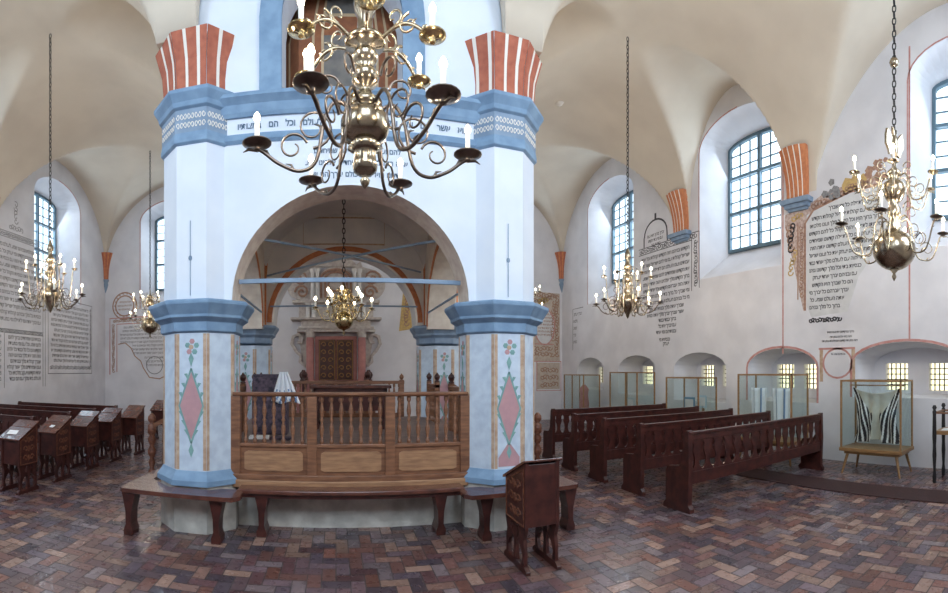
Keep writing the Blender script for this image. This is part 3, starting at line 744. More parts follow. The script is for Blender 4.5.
for s_, nm in ((-1, 'left'), (1, 'right')):            # side balustrades beside the stairs, with knobbed newels
    x = -1.36 if s_ < 0 else 1.70
    sb = empty('balustrade', (x, 7.2, 0.93), label='short oak side balustrade with round knobs, inside the %s arch of the bimah' % nm, cat='balustrade')
    for y0, y1 in ((-1.22, -0.45), (0.45, 1.22)):
        mb = MB(); mb.box(-0.04, y0, 0.60, 0.04, y1, 0.66); mb.build('handrail', M['oak'], sb, bevel=0.006)
        for yy in (y0 + 0.04, y1 - 0.04):
            mb = MB(); mb.box(-0.04, yy - 0.04, 0, 0.04, yy + 0.04, 0.70); p = mb.build('newel_post', M['oak'], sb, bevel=0.006); finial(p, (0, yy, 0.70), 0.052, 'wood')
        for k in range(5): baluster(sb, (0, y0 + 0.12 + (y1 - y0 - 0.24) * (k + 0.5) / 5, 0.0), 0.60, 'oak')
    # stairs up the side
    st = empty('side_stairs', (x + s_ * 0.3, 8.08, 0), label='wooden steps climbing to the bimah platform on its %s side' % nm, cat='stairs')
    for k in range(5):
        mb = MB(); X0 = s_ * (1.45 - 0.27 * k); X1 = s_ * (0.12 if k > 3 else 0.10)
        mb.box(min(X0, X1), -0.42, 0.185 * k * 0.98, max(X0, X1), 0.42, 0.185 * (k + 1) * 0.98); mb.build('step', M['tilered'], st, bevel=0.004)
    for yy in (-0.47, 0.47):
        nw = MB(); nw.lathe([(0.06, 0), (0.065, 0.05), (0.035, 0.10), (0.065, 0.2), (0.035, 0.28), (0.075, 0.36), (0.075, 0.42), (0.035, 0.50), (0.065, 0.56), (0.075, 0.62), (0.04, 0.68), (0.075, 0.72), (0.075, 0.86), (0.035, 0.89), (0.075, 0.95), (0.07, 1.01), (0.02, 1.07)], n=14)
        nw.build('newel_post', M['carve'], st, loc=(s_ * 1.52, yy, 0))
        mb = MB(); mb.bar((s_ * 1.50, yy, 0.84), (s_ * 0.12, yy, 1.58), 0.06, 0.07); mb.build('stair_rail', M['oak'], st)
        for k in range(4):
            xx = 1.3 - 0.3 * k; zt = 0.84 + (1.5 - xx) * 0.536
            mb = MB(); mb.lathe([(p_[0], p_[1]) for p_ in baluster_prof(zt - 0.02 - 0.0, 0.02)], n=8); mb.build('baluster', M['oak'], st, loc=(s_ * xx, yy, 0))

# ------------------------------------------------------------------ benches round the bimah
def turned_leg(mb, x, y0, y1, h):
    pl = [(-0.05, 0), (0.05, 0), (0.055, 0.05), (0.03, 0.12), (0.035, h * 0.55), (0.06, h * 0.8), (0.08, h), (-0.08, h), (-0.06, h * 0.8), (-0.035, h * 0.55), (-0.03, 0.12), (-0.055, 0.05)]
    mb.prism(pl, y0, y1, lambda a, b_, c: (x + a, c, b_))
cb = empty('bench', (CX, 5.12, 0), label='long dark red bench against the front of the bimah between the near pillars', cat='bench')
mb = MB(); mb.box(-1.24, -0.17, 0.475, 1.24, 0.16, 0.525); mb.build('seat', M['woodtop'], cb, bevel=0.012)
mb = MB(); mb.box(-1.2, -0.13, 0.43, 1.2, -0.11, 0.475); mb.box(-1.2, 0.11, 0.43, 1.2, 0.13, 0.475); mb.build('apron', M['wood'], cb)
for x in (-0.98, 0.98):
    mb = MB(); turned_leg(mb, x, -0.12, 0.12, 0.475); mb.build('leg', M['wood'], cb, bevel=0.006)
for s_, nm in ((-1, 'left'), (1, 'right')):
    px = -1.60 if s_ < 0 else 1.94
    b_ = empty('corner_bench', (px, 5.4, 0), label='dark red bench wrapped around the foot of the near %s pillar' % nm, cat='bench')
    X = lambda q: q * s_
    pts = [(X(-0.55), -0.80), (X(0.68), -0.80), (X(0.73), -0.75), (X(0.70), 0.75), (X(0.40), 0.75), (X(0.40), 0.45), (X(0.54), 0.23), (X(0.54), -0.24), (X(0.23), -0.54), (X(-0.24), -0.54), (X(-0.36), -0.45), (X(-0.56), -0.45), (X(-0.62), -0.55), (X(-0.62), -0.72)]
    if s_ < 0: pts = pts[::-1]
    mb = MB(); mb.holed(pts, [], 0.475, 0.52, lambda a, q, c: (a, q, c)); mb.build('seat', M['woodtop'], b_, bevel=0.01)
    for lx, ly, rt in ((X(0.62), -0.68, 0), (X(-0.36), -0.62, 0), (X(0.55), 0.62, 0)):
        mb = MB(); turned_leg(mb, lx, ly - 0.09, ly + 0.09, 0.475); mb.build('leg', M['wood'], b_, bevel=0.006)

# ------------------------------------------------------------------ reading desks
def make_desk(name):
    root = empty(name)
    W_, D_ = 0.36, 0.45                                 # local: x to -W, low edge at y=0, high edge at y=D
    for x0 in (-0.035, -W_):
        mb = MB(); fn = lambda a, q, c: (c, a, q)
        mb.prism([(0, 0.40), (D_, 0.40), (D_, 1.02), (0, 0.80)], x0, x0 + 0.035, fn, 0)
        mb.prism([(-0.03, 0), (D_ + 0.03, 0), (D_ + 0.03, 0.03), (D_ - 0.01, 0.065), (0.01, 0.065), (-0.03, 0.03)], x0 - 0.005, x0 + 0.04, fn, 0)
        for e, d in ((0.0, 1), (D_, -1)):
            mb.prism([(e + d * p_, z) for p_, z in ((0.02, 0.06), (0.09, 0.06), (0.06, 0.15), (0.10, 0.22), (0.17, 0.28), (0.12, 0.34), (0.14, 0.41), (0.0, 0.41), (0.04, 0.3), (0.02, 0.2))], x0, x0 + 0.035, fn, 0)
        mb.prism([(D_ / 2 - 0.035, 0.06), (D_ / 2 + 0.035, 0.06), (D_ / 2 + 0.02, 0.2), (D_ / 2 + 0.05, 0.3), (D_ / 2 + 0.03, 0.41), (D_ / 2 - 0.03, 0.41), (D_ / 2 - 0.05, 0.3), (D_ / 2 - 0.02, 0.2)], x0, x0 + 0.035, fn, 0)
        out = (x0 + 0.035, x0 + 0.043) if x0 > -0.1 else (x0 - 0.008, x0)
        p = mb.build('end_panel', M['wood'], root, bevel=0.004)
        cv = MB()
        for k in range(3):
            cz = 0.52 + 0.135 * k
            for s_ in (-1, 1):
                pts = [(D_ / 2 + s_ * (0.075 + 0.055 * Cc(t * 0.6) * (1 - t * 0.07)), cz + 0.05 * S(t * 0.6) * (1 - t * 0.07)) for t in range(12)]
                cv.ribbon(pts, 0.018, out[0], out[1], fn)
            cv.prism([(D_ / 2 + 0.028 * Cc(q * PI / 4), cz + 0.045 * S(q * PI / 4)) for q in range(8)], out[0], out[1], fn)
        cv.ribbon([(0.03, 0.43), (D_ - 0.03, 0.43), (D_ - 0.03, 0.96), (0.03, 0.78)], 0.018, out[0], out[1], fn, closed=True)
        cv.build('carved_relief', M['carve'], p)
    mb = MB(); mb.box(-W_ + 0.03, 0.02, 0.42, -0.03, 0.04, 0.80); mb.box(-W_ + 0.03, D_ - 0.03, 0.42, -0.03, D_ - 0.005, 1.0); mb.box(-W_ + 0.03, 0.03, 0.42, -0.03, D_ - 0.02, 0.44)
    mb.build('cabinet', M['wood'], root, bevel=0.003)
    sl_ = (1.02 - 0.80) / D_; fn = lambda a, q, c: (c, a, q)
    mb = MB(); yq = D_ * 0.62
    mb.prism([(-0.03, 0.80 - 0.03 * sl_), (yq - 0.005, 0.80 + (yq - 0.005) * sl_), (yq - 0.005, 0.825 + (yq - 0.005) * sl_), (-0.03, 0.825 - 0.03 * sl_)], -W_ - 0.02, 0.02, fn)
    mb.build('lid', M['woodtop'], root, bevel=0.005)
    mb = MB()
    mb.prism([(yq + 0.003, 0.80 + yq * sl_), (D_ + 0.02, 1.02 + 0.02 * sl_), (D_ + 0.02, 1.05), (yq + 0.003, 0.828 + yq * sl_)], -W_ - 0.02, 0.02, fn)
    mb.build('top_ledge', M['woodtop'], root, bevel=0.005)
    return root
D0 = make_desk('reading_desk')
dg = 'carved reading desks along the left aisle'
dl = ['carved reading desk nearest the left edge, topmost lid holding a white paper', 'carved reading desk second along the left aisle, small white card on its lid',
      'carved reading desk in the middle of the left row, its lid shining blue', 'carved reading desk fourth along the left aisle from the photo edge', 'carved reading desk at the far end of the left row, beside the pillar']
spots = [(-4.28, 5.28), (-4.30, 6.25), (-4.34, 7.30), (-4.30, 8.20), (-4.2, 9.15)]
for i, (x, y) in enumerate(spots):
    o = D0 if i == 0 else copy_tree(D0)
    o.location = (x, y, 0); tag(o, dl[i], 'reading desk', dg)
o = copy_tree(D0); o.location = (-4.35, 11.2, 0); tag(o, 'dark reading desk half hidden behind the near left pillar, beyond the newel post', 'reading desk')
o = copy_tree(D0); o.location = (1.63, 4.27, 0); o.rotation_euler = (0, 0, PI); o.scale = (0.95, 1.08, 0.97); tag(o, 'dark red wooden lectern alone on the bricks before the right pillar', 'lectern')
def flat_paper(x, y, z, w_, d_, rz, tilt, label, group=None):
    mb = MB(); mb.box(-w_ / 2, -d_ / 2, 0, w_ / 2, d_ / 2, 0.004); o = mb.build('paper_sheet', M['paper'], loc=(x, y, z), rot=(tilt, 0, rz)); tag(o, label, 'paper', group)
tl = math.atan((1.02 - 0.80) / 0.45)
flat_paper(-4.50, 5.40, 0.89, 0.16, 0.11, 0.2, tl, 'white paper on the lid of the desk nearest the left edge')
flat_paper(-4.46, 6.38, 0.892, 0.09, 0.07, -0.2, tl, 'small white card on the second reading desk of the left aisle')

# ------------------------------------------------------------------ pews
def make_pew(L, name='pew'):
    root = empty(name); ns = int(round(L / 0.21))
    for x0 in (0.0, L - 0.07):
        mb = MB(); fn = lambda a, q, c: (c, a, q)
        mb.prism([(-0.05, 0), (0.47, 0), (0.47, 0.05), (0.42, 0.10), (0.42, 0.50), (0.38, 0.56), (0.16, 0.58), (0.10, 0.66), (0.07, 1.0), (0.04, 1.05), (-0.02, 1.05), (-0.03, 0.6), (-0.01, 0.10), (-0.05, 0.05)], x0, x0 + 0.07, fn)
        mb.build('end_board', M['wood'], root, bevel=0.008)
    mb = MB(); mb.box(0.05, -0.012, 0.92, L - 0.05, 0.028, 1.0); mb.box(0.02, -0.03, 1.0, L - 0.02, 0.045, 1.035); mb.build('top_rail', M['wood'], root, bevel=0.006)
    mb = MB(); mb.box(0.05, -0.012, 0.36, L - 0.05, 0.028, 0.52); mb.build('bottom_rail', M['wood'], root, bevel=0.004)
    p = (L - 0.14) / ns; x = 0.07
    half = [(0.0, 0.50), (0.50, 0.50)]
    prof2 = [(0.50, 0.52), (0.50, 0.54), (0.34, 0.56), (0.22, 0.60), (0.18, 0.65), (0.22, 0.71), (0.34, 0.765), (0.38, 0.80), (0.33, 0.84), (0.33, 0.875), (0.42, 0.90), (0.5, 0.92)]
    for k in range(ns):
        cx_ = 0.07 + p * (k + 0.5); s2 = p
        mb = MB(); pl = [(cx_ + s2 * w_, z) for w_, z in prof2] + [(cx_ - s2 * w_, z) for w_, z in prof2[::-1]]
        mb.holed(pl, [], -0.004, 0.018, lambda a, q, c: (a, c, q)); mb.build('splat', M['wood'], root)
    mb = MB(); mb.box(0.06, 0.03, 0.42, L - 0.06, 0.42, 0.455); mb.build('seat', M['woodtop'], root, bevel=0.006)
    return root
pewR = [(4.26, 8.5, 3.02, 'dark red pew at the back of the right block, closest to the far corner'), (4.12, 7.35, 3.14, 'second pew from the back of the right block'),
        (4.11, 6.35, 3.15, 'middle pew of the five in the right block'), (4.12, 5.38, 3.14, 'fourth pew from the back of the right block, before the second display case'),
        (4.05, 4.30, 3.36, 'front pew of the right block, its pierced back shown whole')]
P0 = make_pew(3.3)
for i, (x, y, L, lab) in enumerate(pewR):
    o = P0 if i == 0 else copy_tree(P0)
    o.location = (x, y, 0); o.scale = (L / 3.3, 1, 1); tag(o, lab, 'pew', 'pierced-back pews right of the bimah')
papers = [(4.2, 7.72), (5.2, 7.75), (4.5, 6.72), (5.6, 5.78)]
pewL = [(9.75, 'dark pew at the back of the left block under the two lettering panels'), (8.75, 'second dark pew from the back of the left block'), (7.75, 'dark pew third from the back of the left block, behind the blue shining desk'), (6.55, 'dark pew of the left block closest to the photo edge, beside the first desks')]
for y, lab in pewL:
    o = copy_tree(P0); o.location = (-4.95, y, 0); o.rotation_euler = (0, 0, PI); o.location.x = -4.95; o.scale = (2.95 / 3.3, 1, 0.97); tag(o, lab, 'pew', 'pews left of the bimah')

# runner along the right aisle
mb = MB(); mb.box(6.15 - 6.5, -3.8, 0.0, 6.78 - 6.5, 2.9, 0.012)
tag(mb.build('carpet_runner', M['runner'], loc=(6.5, 2.5, 0)), 'narrow dark red runner on the floor along the display cases', 'carpet')

# ------------------------------------------------------------------ display cases
def display_case(y0, y1, zt, lab, x0=7.33, dep=0.62, zb=0.46, mull=(), kind=0, zl=None):
    L = y1 - y0
    r = empty('display_case', (x0 + dep / 2, (y0 + y1) / 2, 0), label=lab, cat='display case', group='glass display cases along the right wall')
    a, b_ = dep / 2, L / 2; t = 0.032
    mb = MB()
    for sx in (-1, 1):
        for sy in (-1, 1):
            mb.box(sx * a - (t if sx > 0 else 0), sy * b_ - (t if sy > 0 else 0), zb, sx * a + (0 if sx > 0 else t), sy * b_ + (0 if sy > 0 else t), zt)
        mb.box(sx * a - (t if sx > 0 else 0), -b_, zt - t, sx * a + (0 if sx > 0 else t), b_, zt)
        mb.box(-a, sx * b_ - (t if sx > 0 else 0), zt - t, a, sx * b_ + (0 if sx > 0 else t), zt)
    for m_ in mull: mb.box(-a, m_ - 0.015, zb, -a + t, m_ + 0.015, zt)
    mb.build('frame', M['case'], r, bevel=0.003)
    mb = MB(); mb.box(-a - 0.015, -b_ - 0.015, zb - 0.06, a + 0.015, b_ + 0.015, zb); mb.build('base_board', M['case'], r, bevel=0.005)
    gl = MB()
    gl.box(-a + 0.012, -b_ + t, zb, -a + 0.017, b_ - t, zt - t); gl.box(a - 0.017, -b_ + t, zb, a - 0.012, b_ - t, zt - t)
    gl.box(-a + t, -b_ + 0.012, zb, a - t, -b_ + 0.017, zt - t); gl.box(-a + t, b_ - 0.017, zb, a - t, b_ - 0.012, zt - t); gl.box(-a + 0.01, -b_ + 0.01, zt, a - 0.01, b_ - 0.01, zt + 0.004)
    gl.build('glass', M['glass'], r)
    fr = MB(); fr.box(-a + 0.04, -b_ + 0.06, zb - 0.11, a - 0.04, b_ - 0.06, zb - 0.06); fr.build('apron', M['case'], r)
    for sx in (-1, 1):
        for sy in (-1, 1):
            lg = MB(); lg.tube([(sx * (a - 0.08), sy * (b_ - 0.12), zb - 0.08), (sx * (a - 0.01), sy * (b_ - 0.03), 0.0)], [0.032, 0.018], n=8); lg.build('leg', M['case'], r)
    return r, a, b_, zb
cs = []
cs.append(display_case(12.45, 13.75, 1.72, 'glass case at the far end of the right wall, holding a dark red vestment', mull=(0.1,)))
cs.append(display_case(9.70, 11.0, 1.80, 'glass case before the second low niche from the far corner', mull=(-0.12, )))
cs.append(display_case(7.42, 8.55, 1.68, 'smaller glass case in the middle of the right wall with blue pictures', mull=()))
cs.append(display_case(4.92, 6.27, 1.76, 'glass case with pale blue striped cloth behind the front pew', mull=()))
cs.append(display_case(2.72, 3.88, 1.66, 'wooden-legged glass case with the black and white striped shawl', mull=()))
def drape(name, parent_case, pos, pts_fn, nu, nv, mats, mfn, label, cat):
    mb = MB()
    v = [pts_fn(i / nu, j / nv) for j in range(nv + 1) for i in range(nu + 1)]
    q = nu + 1
    for j in range(nv):
        for i in range(nu):
            f = (j * q + i, j * q + i + 1, (j + 1) * q + i + 1, (j + 1) * q + i)
            mb.f.append(list(f)); mb.m.append(mfn((i + .5) / nu, (j + .5) / nv)); mb.s.append(True)
    mb.v = v
    o = mb.build(name, mats, loc=pos); tag(o, label, cat)
    s_ = o.modifiers.new('thick', 'SOLIDIFY'); s_.thickness = 0.006
    return o
# prayer shawl in the front case: hangs facing -x; u along y (viewer's left = larger y), v down
def shawl(u, v_):
    # two hanging wings and a centre swag
    y = 0.46 - 0.92 * u; e = abs(u - 0.5) * 2
    top = 1.02
    L_ = 0.98 if e > 0.25 else 0.93
    pinch = 1 - 0.22 * S(PI * min(1, v_ * 1.0)) * (0.6 + 0.4 * v_)
    z = top - v_ * L_ - 0.10 * (1 - e * e) * (1 - v_)
    return (0.035 * S(u * 24 + v_ * 2) * (0.3 + v_) + 0.02 * S(v_ * 9), y * pinch, z)
def shawl_m(u, v_):
    e = abs(u - 0.5) * 2
    if v_ < 0.42 and e < 0.88 - v_ * 1.3: return 0
    if e < 0.20 + 0.04 * S(v_ * 9): return 0
    return 1 if ((e * 11 + v_ * 5) % 2) < 1.25 else 2
drape('prayer_shawl', None, (7.62, 3.30, 0.50), shawl, 90, 50, [M['creamcloth'], M['blackcloth'], M['paper']], shawl_m, 'black and white striped prayer shawl hung inside the wooden-legged glass case', 'prayer shawl')
rl = MB(); rl.tube([(7.66, 2.76, 1.56), (7.66, 3.84, 1.56)], 0.012); tag(rl.build('hanging_rail', M['case']), 'thin wooden rail carrying the black and white striped shawl', 'rail')
for k, (yy, wd, lab) in enumerate(((5.93, 0.42, 'pale blue striped cloth hung in the case behind the front pew, towards its far end'), (5.35, 0.46, 'pale blue folded cloth hung in the case behind the front pew, towards its near end'))):
    def bc(u, v_, wd=wd): return (0.03 * S(u * 16), (0.5 - u) * wd * (1 - 0.15 * v_), 0.85 - v_ * 0.75)
    drape('striped_cloth', None, (7.62, yy, 0.62), bc, 30, 10, [M['cloth'], M['bluecloth']], lambda u, v_: 1 if int(u * 11) % 5 == 2 else 0, lab, 'cloth')
mb = MB(); mb.lathe([(0.15, 0), (0.17, 0.3), (0.13, 0.6), (0.16, 0.78), (0.08, 0.88), (0.05, 0.92)], n=16); mb.build('garment', M['marblered'])
o = bpy.data.objects['garment']; o.name = 'vestment'; o.location = (7.65, 12.95, 0.47); tag(o, 'dark red vestment standing inside the glass case farthest along the right wall', 'vestment')
for (x, y, z, dy, dz, c, lab) in ((7.8, 10.6, 0.85, 0.32, 0.45, (0.40, 0.50, 0.55), 'pale document in the second glass case, further one'), (7.8, 10.1, 0.8, 0.28, 0.35, (0.5, 0.55, 0.58), 'pale document in the second glass case, closer one'),
                                  (7.8, 8.2, 1.02, 0.36, 0.34, (0.14, 0.26, 0.38), 'blue picture in the middle case of the right wall'), (7.8, 7.75, 1.10, 0.25, 0.3, (0.40, 0.55, 0.65), 'light blue picture in the middle case of the right wall')):
    mb = MB(); mb.box(-0.01, -dy / 2, -dz / 2, 0.01, dy / 2, dz / 2, 0); mb.box(-0.014, -dy / 2 + 0.04, -dz / 2 + 0.05, -0.01, dy / 2 - 0.04, dz / 2 - 0.05, 1)
    tag(mb.build('exhibit_board', [mat('board', c, 0.6), M['panelwhite']], loc=(x, y, z)), lab, 'exhibit')
    mb = MB(); mb.box(x - 0.01, y - 0.02, 0.46, x + 0.04, y + 0.02, z); tag(mb.build('exhibit_stand', M['case']), 'wooden stand behind the ' + lab.split(' in the')[0] + (' at %s' % ('the far side' if y in (10.6, 8.2) else 'the near side')) + (' of the second case' if y > 9 else ' of the middle case'), 'stand')
# glass-topped table cut by the photo's right edge
vt = empty('display_table', (7.55, 1.62, 0), label='dark table vitrine with turned posts cut off by the right edge', cat='display table')
for sx in (-1, 1):
    for sy in (-1, 1):
        mb = MB(); mb.lathe([(0.03, 0), (0.035, 0.1), (0.022, 0.2), (0.035, 0.45), (0.028, 0.6), (0.036, 0.75), (0.03, 1.1), (0.035, 1.16), (0.02, 1.18), (0.04, 1.22), (0.02, 1.26)], n=12); mb.build('leg', M['iron'], vt, loc=(sx * 0.28, sy * 0.5, 0))
mb = MB(); mb.box(-0.28, -0.5, 0.78, 0.28, 0.5, 0.84); mb.build('tray', M['case'], vt, bevel=0.004)
mb = MB(); mb.box(-0.29, -0.51, 1.12, -0.26, 0.51, 1.15); mb.box(0.26, -0.51, 1.12, 0.29, 0.51, 1.15); mb.box(-0.28, 0.48, 1.12, 0.28, 0.51, 1.15); mb.box(-0.28, -0.51, 1.12, 0.28, -0.48, 1.15); mb.build('frame', M['oak'], vt)
mb = MB(); mb.box(-0.26, -0.48, 1.13, 0.26, 0.48, 1.136); mb.build('glass', M['glass'], vt)
for k, (yy, lab) in enumerate(((1.95, 'white paper under the glass of the table at the right edge'),)): flat_paper(7.5, yy, 0.842, 0.3, 0.2, 0.1, 0, lab)

# ------------------------------------------------------------------ wall lettering panels
def panel(name, lab, group=None):
    return MB(), lab
ig = 'Hebrew lettering panels painted on the walls'
# 1: right wall, pointed panel
mb = MB(); rows = []
H = 0.165
def shape_rows(z0, z1, step, fL_, fR_):
    z = z0
    while z > z1:
        rows.append((fL_(z), fR_(z), z)); z -= step
rows = []; 
z = 5.02
while z > 3.65: rows.append((-10.85, -8.78, z)); z -= 0.185
while z > 3.35: rows.append((-10.55, -9.0, z)); z -= 0.17
while z > 2.85: rows.append((-10.15, -9.3, z)); z -= 0.165
rows += [(-10.0, -9.55, 2.66), (-9.95, -9.6, 2.54)]
write_lines(mb, rows, 0.105, fR, seed=11)
write_lines(mb, [(-10.5, -9.85, 5.52), (-10.4, -9.95, 5.38), (-10.6, -9.8, 5.66)], 0.09, fR, seed=12)
r2 = random.Random(4)
def lace(mb, a0, b0, a1, b1, mi=0, sz=0.09, fn=fR, w_=0.02):
    n = max(1, int(math.hypot(a1 - a0, b1 - b0) / (sz * 0.95)))
    for k in range(n):
        t = (k + 0.5) / n; ca_, cb_ = a0 + (a1 - a0) * t, b0 + (b1 - b0) * t; s_ = 1 if k % 2 else -1
        mb.ribbon([(ca_ + sz * (1 - q * 0.08) * Cc(q * 0.65 + k) * 0.8, cb_ + s_ * sz * (1 - q * 0.08) * S(q * 0.65 + k) * 0.8) for q in range(10)], w_, 0.001, 0.004, fn, mi)
mb.ribbon([(-10.95, 5.22), (-8.7, 5.22)], 0.02, 0.001, 0.003, fR); mb.ribbon([(-10.95, 5.4), (-8.42, 5.4)], 0.02, 0.001, 0.003, fR)
lace(mb, -10.9, 5.31, -8.5, 5.31, 0); lace(mb, -8.55, 5.2, -8.55, 4.0, 0)
mb.ribbon([(-8.7, 5.3), (-8.7, 3.9)], 0.02, 0.001, 0.003, fR); mb.ribbon([(-8.42, 5.4), (-8.42, 3.95)], 0.02, 0.001, 0.003, fR)
mb.ribbon([(-10.7, 5.42), (-10.7, 5.7)] + arc(-10.18, 5.7, 0.5, 0.42, PI, 0, 12) + [(-9.66, 5.42)], 0.05, 0.001, 0.003, fR)
mb.ribbon([(-10.18, 6.1), (-10.18, 6.3)], 0.08, 0.001, 0.003, fR)
tag(mb.build('wall_inscription', M['ink']), 'tall black Hebrew lettering panel tapering to a point under the orange corbel', 'inscription', ig)
# 2: right wall, torn panel with brown border
mb = MB(); z = 4.98; rows = []
gr = [(-5.22, 5.12), (-4.2, 5.38), (-3.45, 5.42), (-3.3, 4.6), (-4.0, 3.7), (-4.25, 3.02), (-5.1, 2.95), (-5.22, 3.2)]
mb.holed(gr, [], 0.0008, 0.002, fR, 1)
mb.holed([(-5.78, 5.0), (-5.3, 3.1), (-5.26, 3.1), (-5.26, 4.95), (-5.05, 5.18), (-4.2, 5.40), (-3.5, 5.46), (-3.6, 5.66), (-4.8, 5.50), (-5.1, 5.36), (-5.78, 5.22)], [], 0.0005, 0.0007, fR, 4)
k = 0
while z > 3.0:
    a1 = -3.5 if z > 4.6 else -3.5 - (4.6 - z) * 0.62
    rows.append((-5.15, a1, z)); z -= 0.155
rows = [(-4.7, -3.55, 5.14)] + rows
write_lines(mb, rows, 0.085, fR, seed=21)
lace(mb, -5.15, 2.88, -4.4, 2.88, 0, 0.06, fR, 0.03)
mb.ribbon([(-5.26, 3.1), (-5.26, 4.95), (-5.05, 5.2), (-4.2, 5.42), (-3.5, 5.47)], 0.05, 0.0008, 0.004, fR, 2)
mb.ribbon([(-5.44, 3.35), (-5.44, 4.95)], 0.03, 0.0008, 0.004, fR, 2)
lace(mb, -5.35, 3.4, -5.35, 4.9, 2, 0.07); lace(mb, -5.64, 4.4, -5.58, 5.0, 0, 0.10, fR, 0.035); lace(mb, -5.62, 4.42, -5.66, 5.02, 2, 0.13, fR, 0.03); lace(mb, -5.1, 5.28, -3.7, 5.55, 2, 0.09, fR, 0.03)
lace(mb, -5.65, 3.9, -5.5, 4.4, 3, 0.1, fR, 0.03); lace(mb, -5.6, 5.1, -5.3, 5.14, 3, 0.09, fR, 0.03)
mb.holed([(-4.35, 5.42), (-3.85, 5.5), (-3.8, 5.66), (-3.9, 5.74), (-3.98, 5.68), (-4.07, 5.82), (-4.16, 5.68), (-4.3, 5.72), (-4.38, 5.58)], [], 0.0008, 0.003, fR, 3)
lace(mb, -4.3, 5.5, -3.9, 5.58, 2, 0.07, fR, 0.02)
r3 = random.Random(9)
for cx_, cz_, mi_ in ((-4.62, 5.52, 5), (-3.62, 5.72, 2)):       # dark foliage either side of the painted crown
    for k in range(14):
        a_, b_, q_ = cx_ + r3.uniform(-0.2, 0.2), cz_ + r3.uniform(-0.14, 0.2), r3.uniform(0.04, 0.08)
        mb.prism([(a_ + q_ * (1 + 0.25 * (t % 2)) * Cc(t * PI / 5), b_ + q_ * (1 + 0.25 * (t % 2)) * S(t * PI / 5)) for t in range(10)], 0.0008, 0.003 + 0.0001 * k, fR, mi_)
tag(mb.build('wall_inscription', [M['ink'], M['panelwhite'], M['brownpaint'], M['yellow'], M['ornground'], M['greypaint']]), 'torn Hebrew lettering panel with a brown and yellow ornamental border behind the big right chandelier', 'inscription', ig)
# 3: small lettering and empty cartouche between the two near niches
mb = MB(); write_lines(mb, [(-4.72, -4.1, 2.60), (-4.86, -4.02, 2.42), (-4.7, -4.15, 2.5)], 0.045, fR, seed=31)
mb.ribbon([(-4.48 + 0.33 * Cc(t) * (1 if abs(Cc(t)) < .9 else 1), 1.98 + 0.30 * S(t)) for t in [q * PI / 10 for q in range(20)]], 0.04, 0.001, 0.003, fR, 1, closed=True)
mb.ribbon([(-4.92, 2.28), (-4.08, 2.28)], 0.04, 0.001, 0.003, fR, 1)
write_lines(mb, [(-4.65, -4.3, 2.15)], 0.04, fR, seed=33)
mb.prism([(-4.9, 1.6), (-4.82, 1.6), (-4.82, 2.27), (-4.9, 2.27)], 0.0005, 0.002, fR, 2); mb.prism([(-4.16, 1.6), (-4.08, 1.6), (-4.08, 2.27), (-4.16, 2.27)], 0.0005, 0.002, fR, 2)
tag(mb.build('wall_inscription', [M['ink'], M['line'], M['ochre']]), 'small lettering above a round pink outlined cartouche between the two near niches', 'inscription', ig)
# 4: fragment left of the far right window
mb = MB(); write_lines(mb, [(-14.9, -14.3, 3.85), (-14.9, -14.6, 3.6), (-14.9, -14.65, 3.35), (-14.9, -14.7, 3.1), (-14.9, -14.65, 2.85)], 0.12, fR, seed=41); mb.ribbon([(-14.95, 2.6), (-14.95, 4.1), (-14.2, 4.1)], 0.03, 0.001, 0.003, fR)
tag(mb.build('wall_inscription', M['greypaint']), 'narrow fragment of grey lettering next to the far right corner', 'inscription', ig)
# 5, 6: left wall
mb = MB(); rows = [(8.0, 11.6, 5.35 - 0.19 * k) for k in range(12)] + [(8.0, 9.75, 2.75 - 0.17 * k) for k in range(8)] + [(10.0, 11.6, 2.75 - 0.17 * k) for k in range(8)]
write_lines(mb, rows, 0.115, fL, seed=51)
for z in (5.62, 5.78, 3.02, 2.92): mb.ribbon([(7.8, z), (11.75, z)], 0.02, 0.001, 0.003, fL)
lace(mb, 7.9, 5.70, 11.7, 5.70, 0, 0.07, fL); lace(mb, 7.9, 2.97, 11.7, 2.97, 0, 0.06, fL)
for a in (11.72, 11.84, 9.88): mb.ribbon([(a, 1.35), (a, 5.78 if a > 10 else 2.9)], 0.02, 0.001, 0.003, fL)
lace(mb, 10.1, 5.95, 10.7, 5.95, 0, 0.1, fL); lace(mb, 10.4, 6.1, 10.4, 6.7, 0, 0.12, fL)
tag(mb.build('wall_inscription', M['greypaint']), 'large grey Hebrew lettering panel filling the left edge of the photo', 'inscription', ig)
mb = MB(); rows = [(12.15, 14.5, 3.95 - 0.165 * k) for k in range(12)]
write_lines(mb, rows, 0.10, fL, seed=61); mb.ribbon([(12.0, 1.75), (14.75, 1.75), (14.75, 4.2), (12.0, 4.2)], 0.03, 0.001, 0.003, fL, closed=True)
lace(mb, 12.1, 1.95, 14.7, 1.95, 0, 0.08, fL); lace(mb, 14.65, 2.0, 14.65, 4.1, 0, 0.06, fL)
tag(mb.build('wall_inscription', M['greypaint']), 'square grey lettering panel under the far window of the left wall', 'inscription', ig)
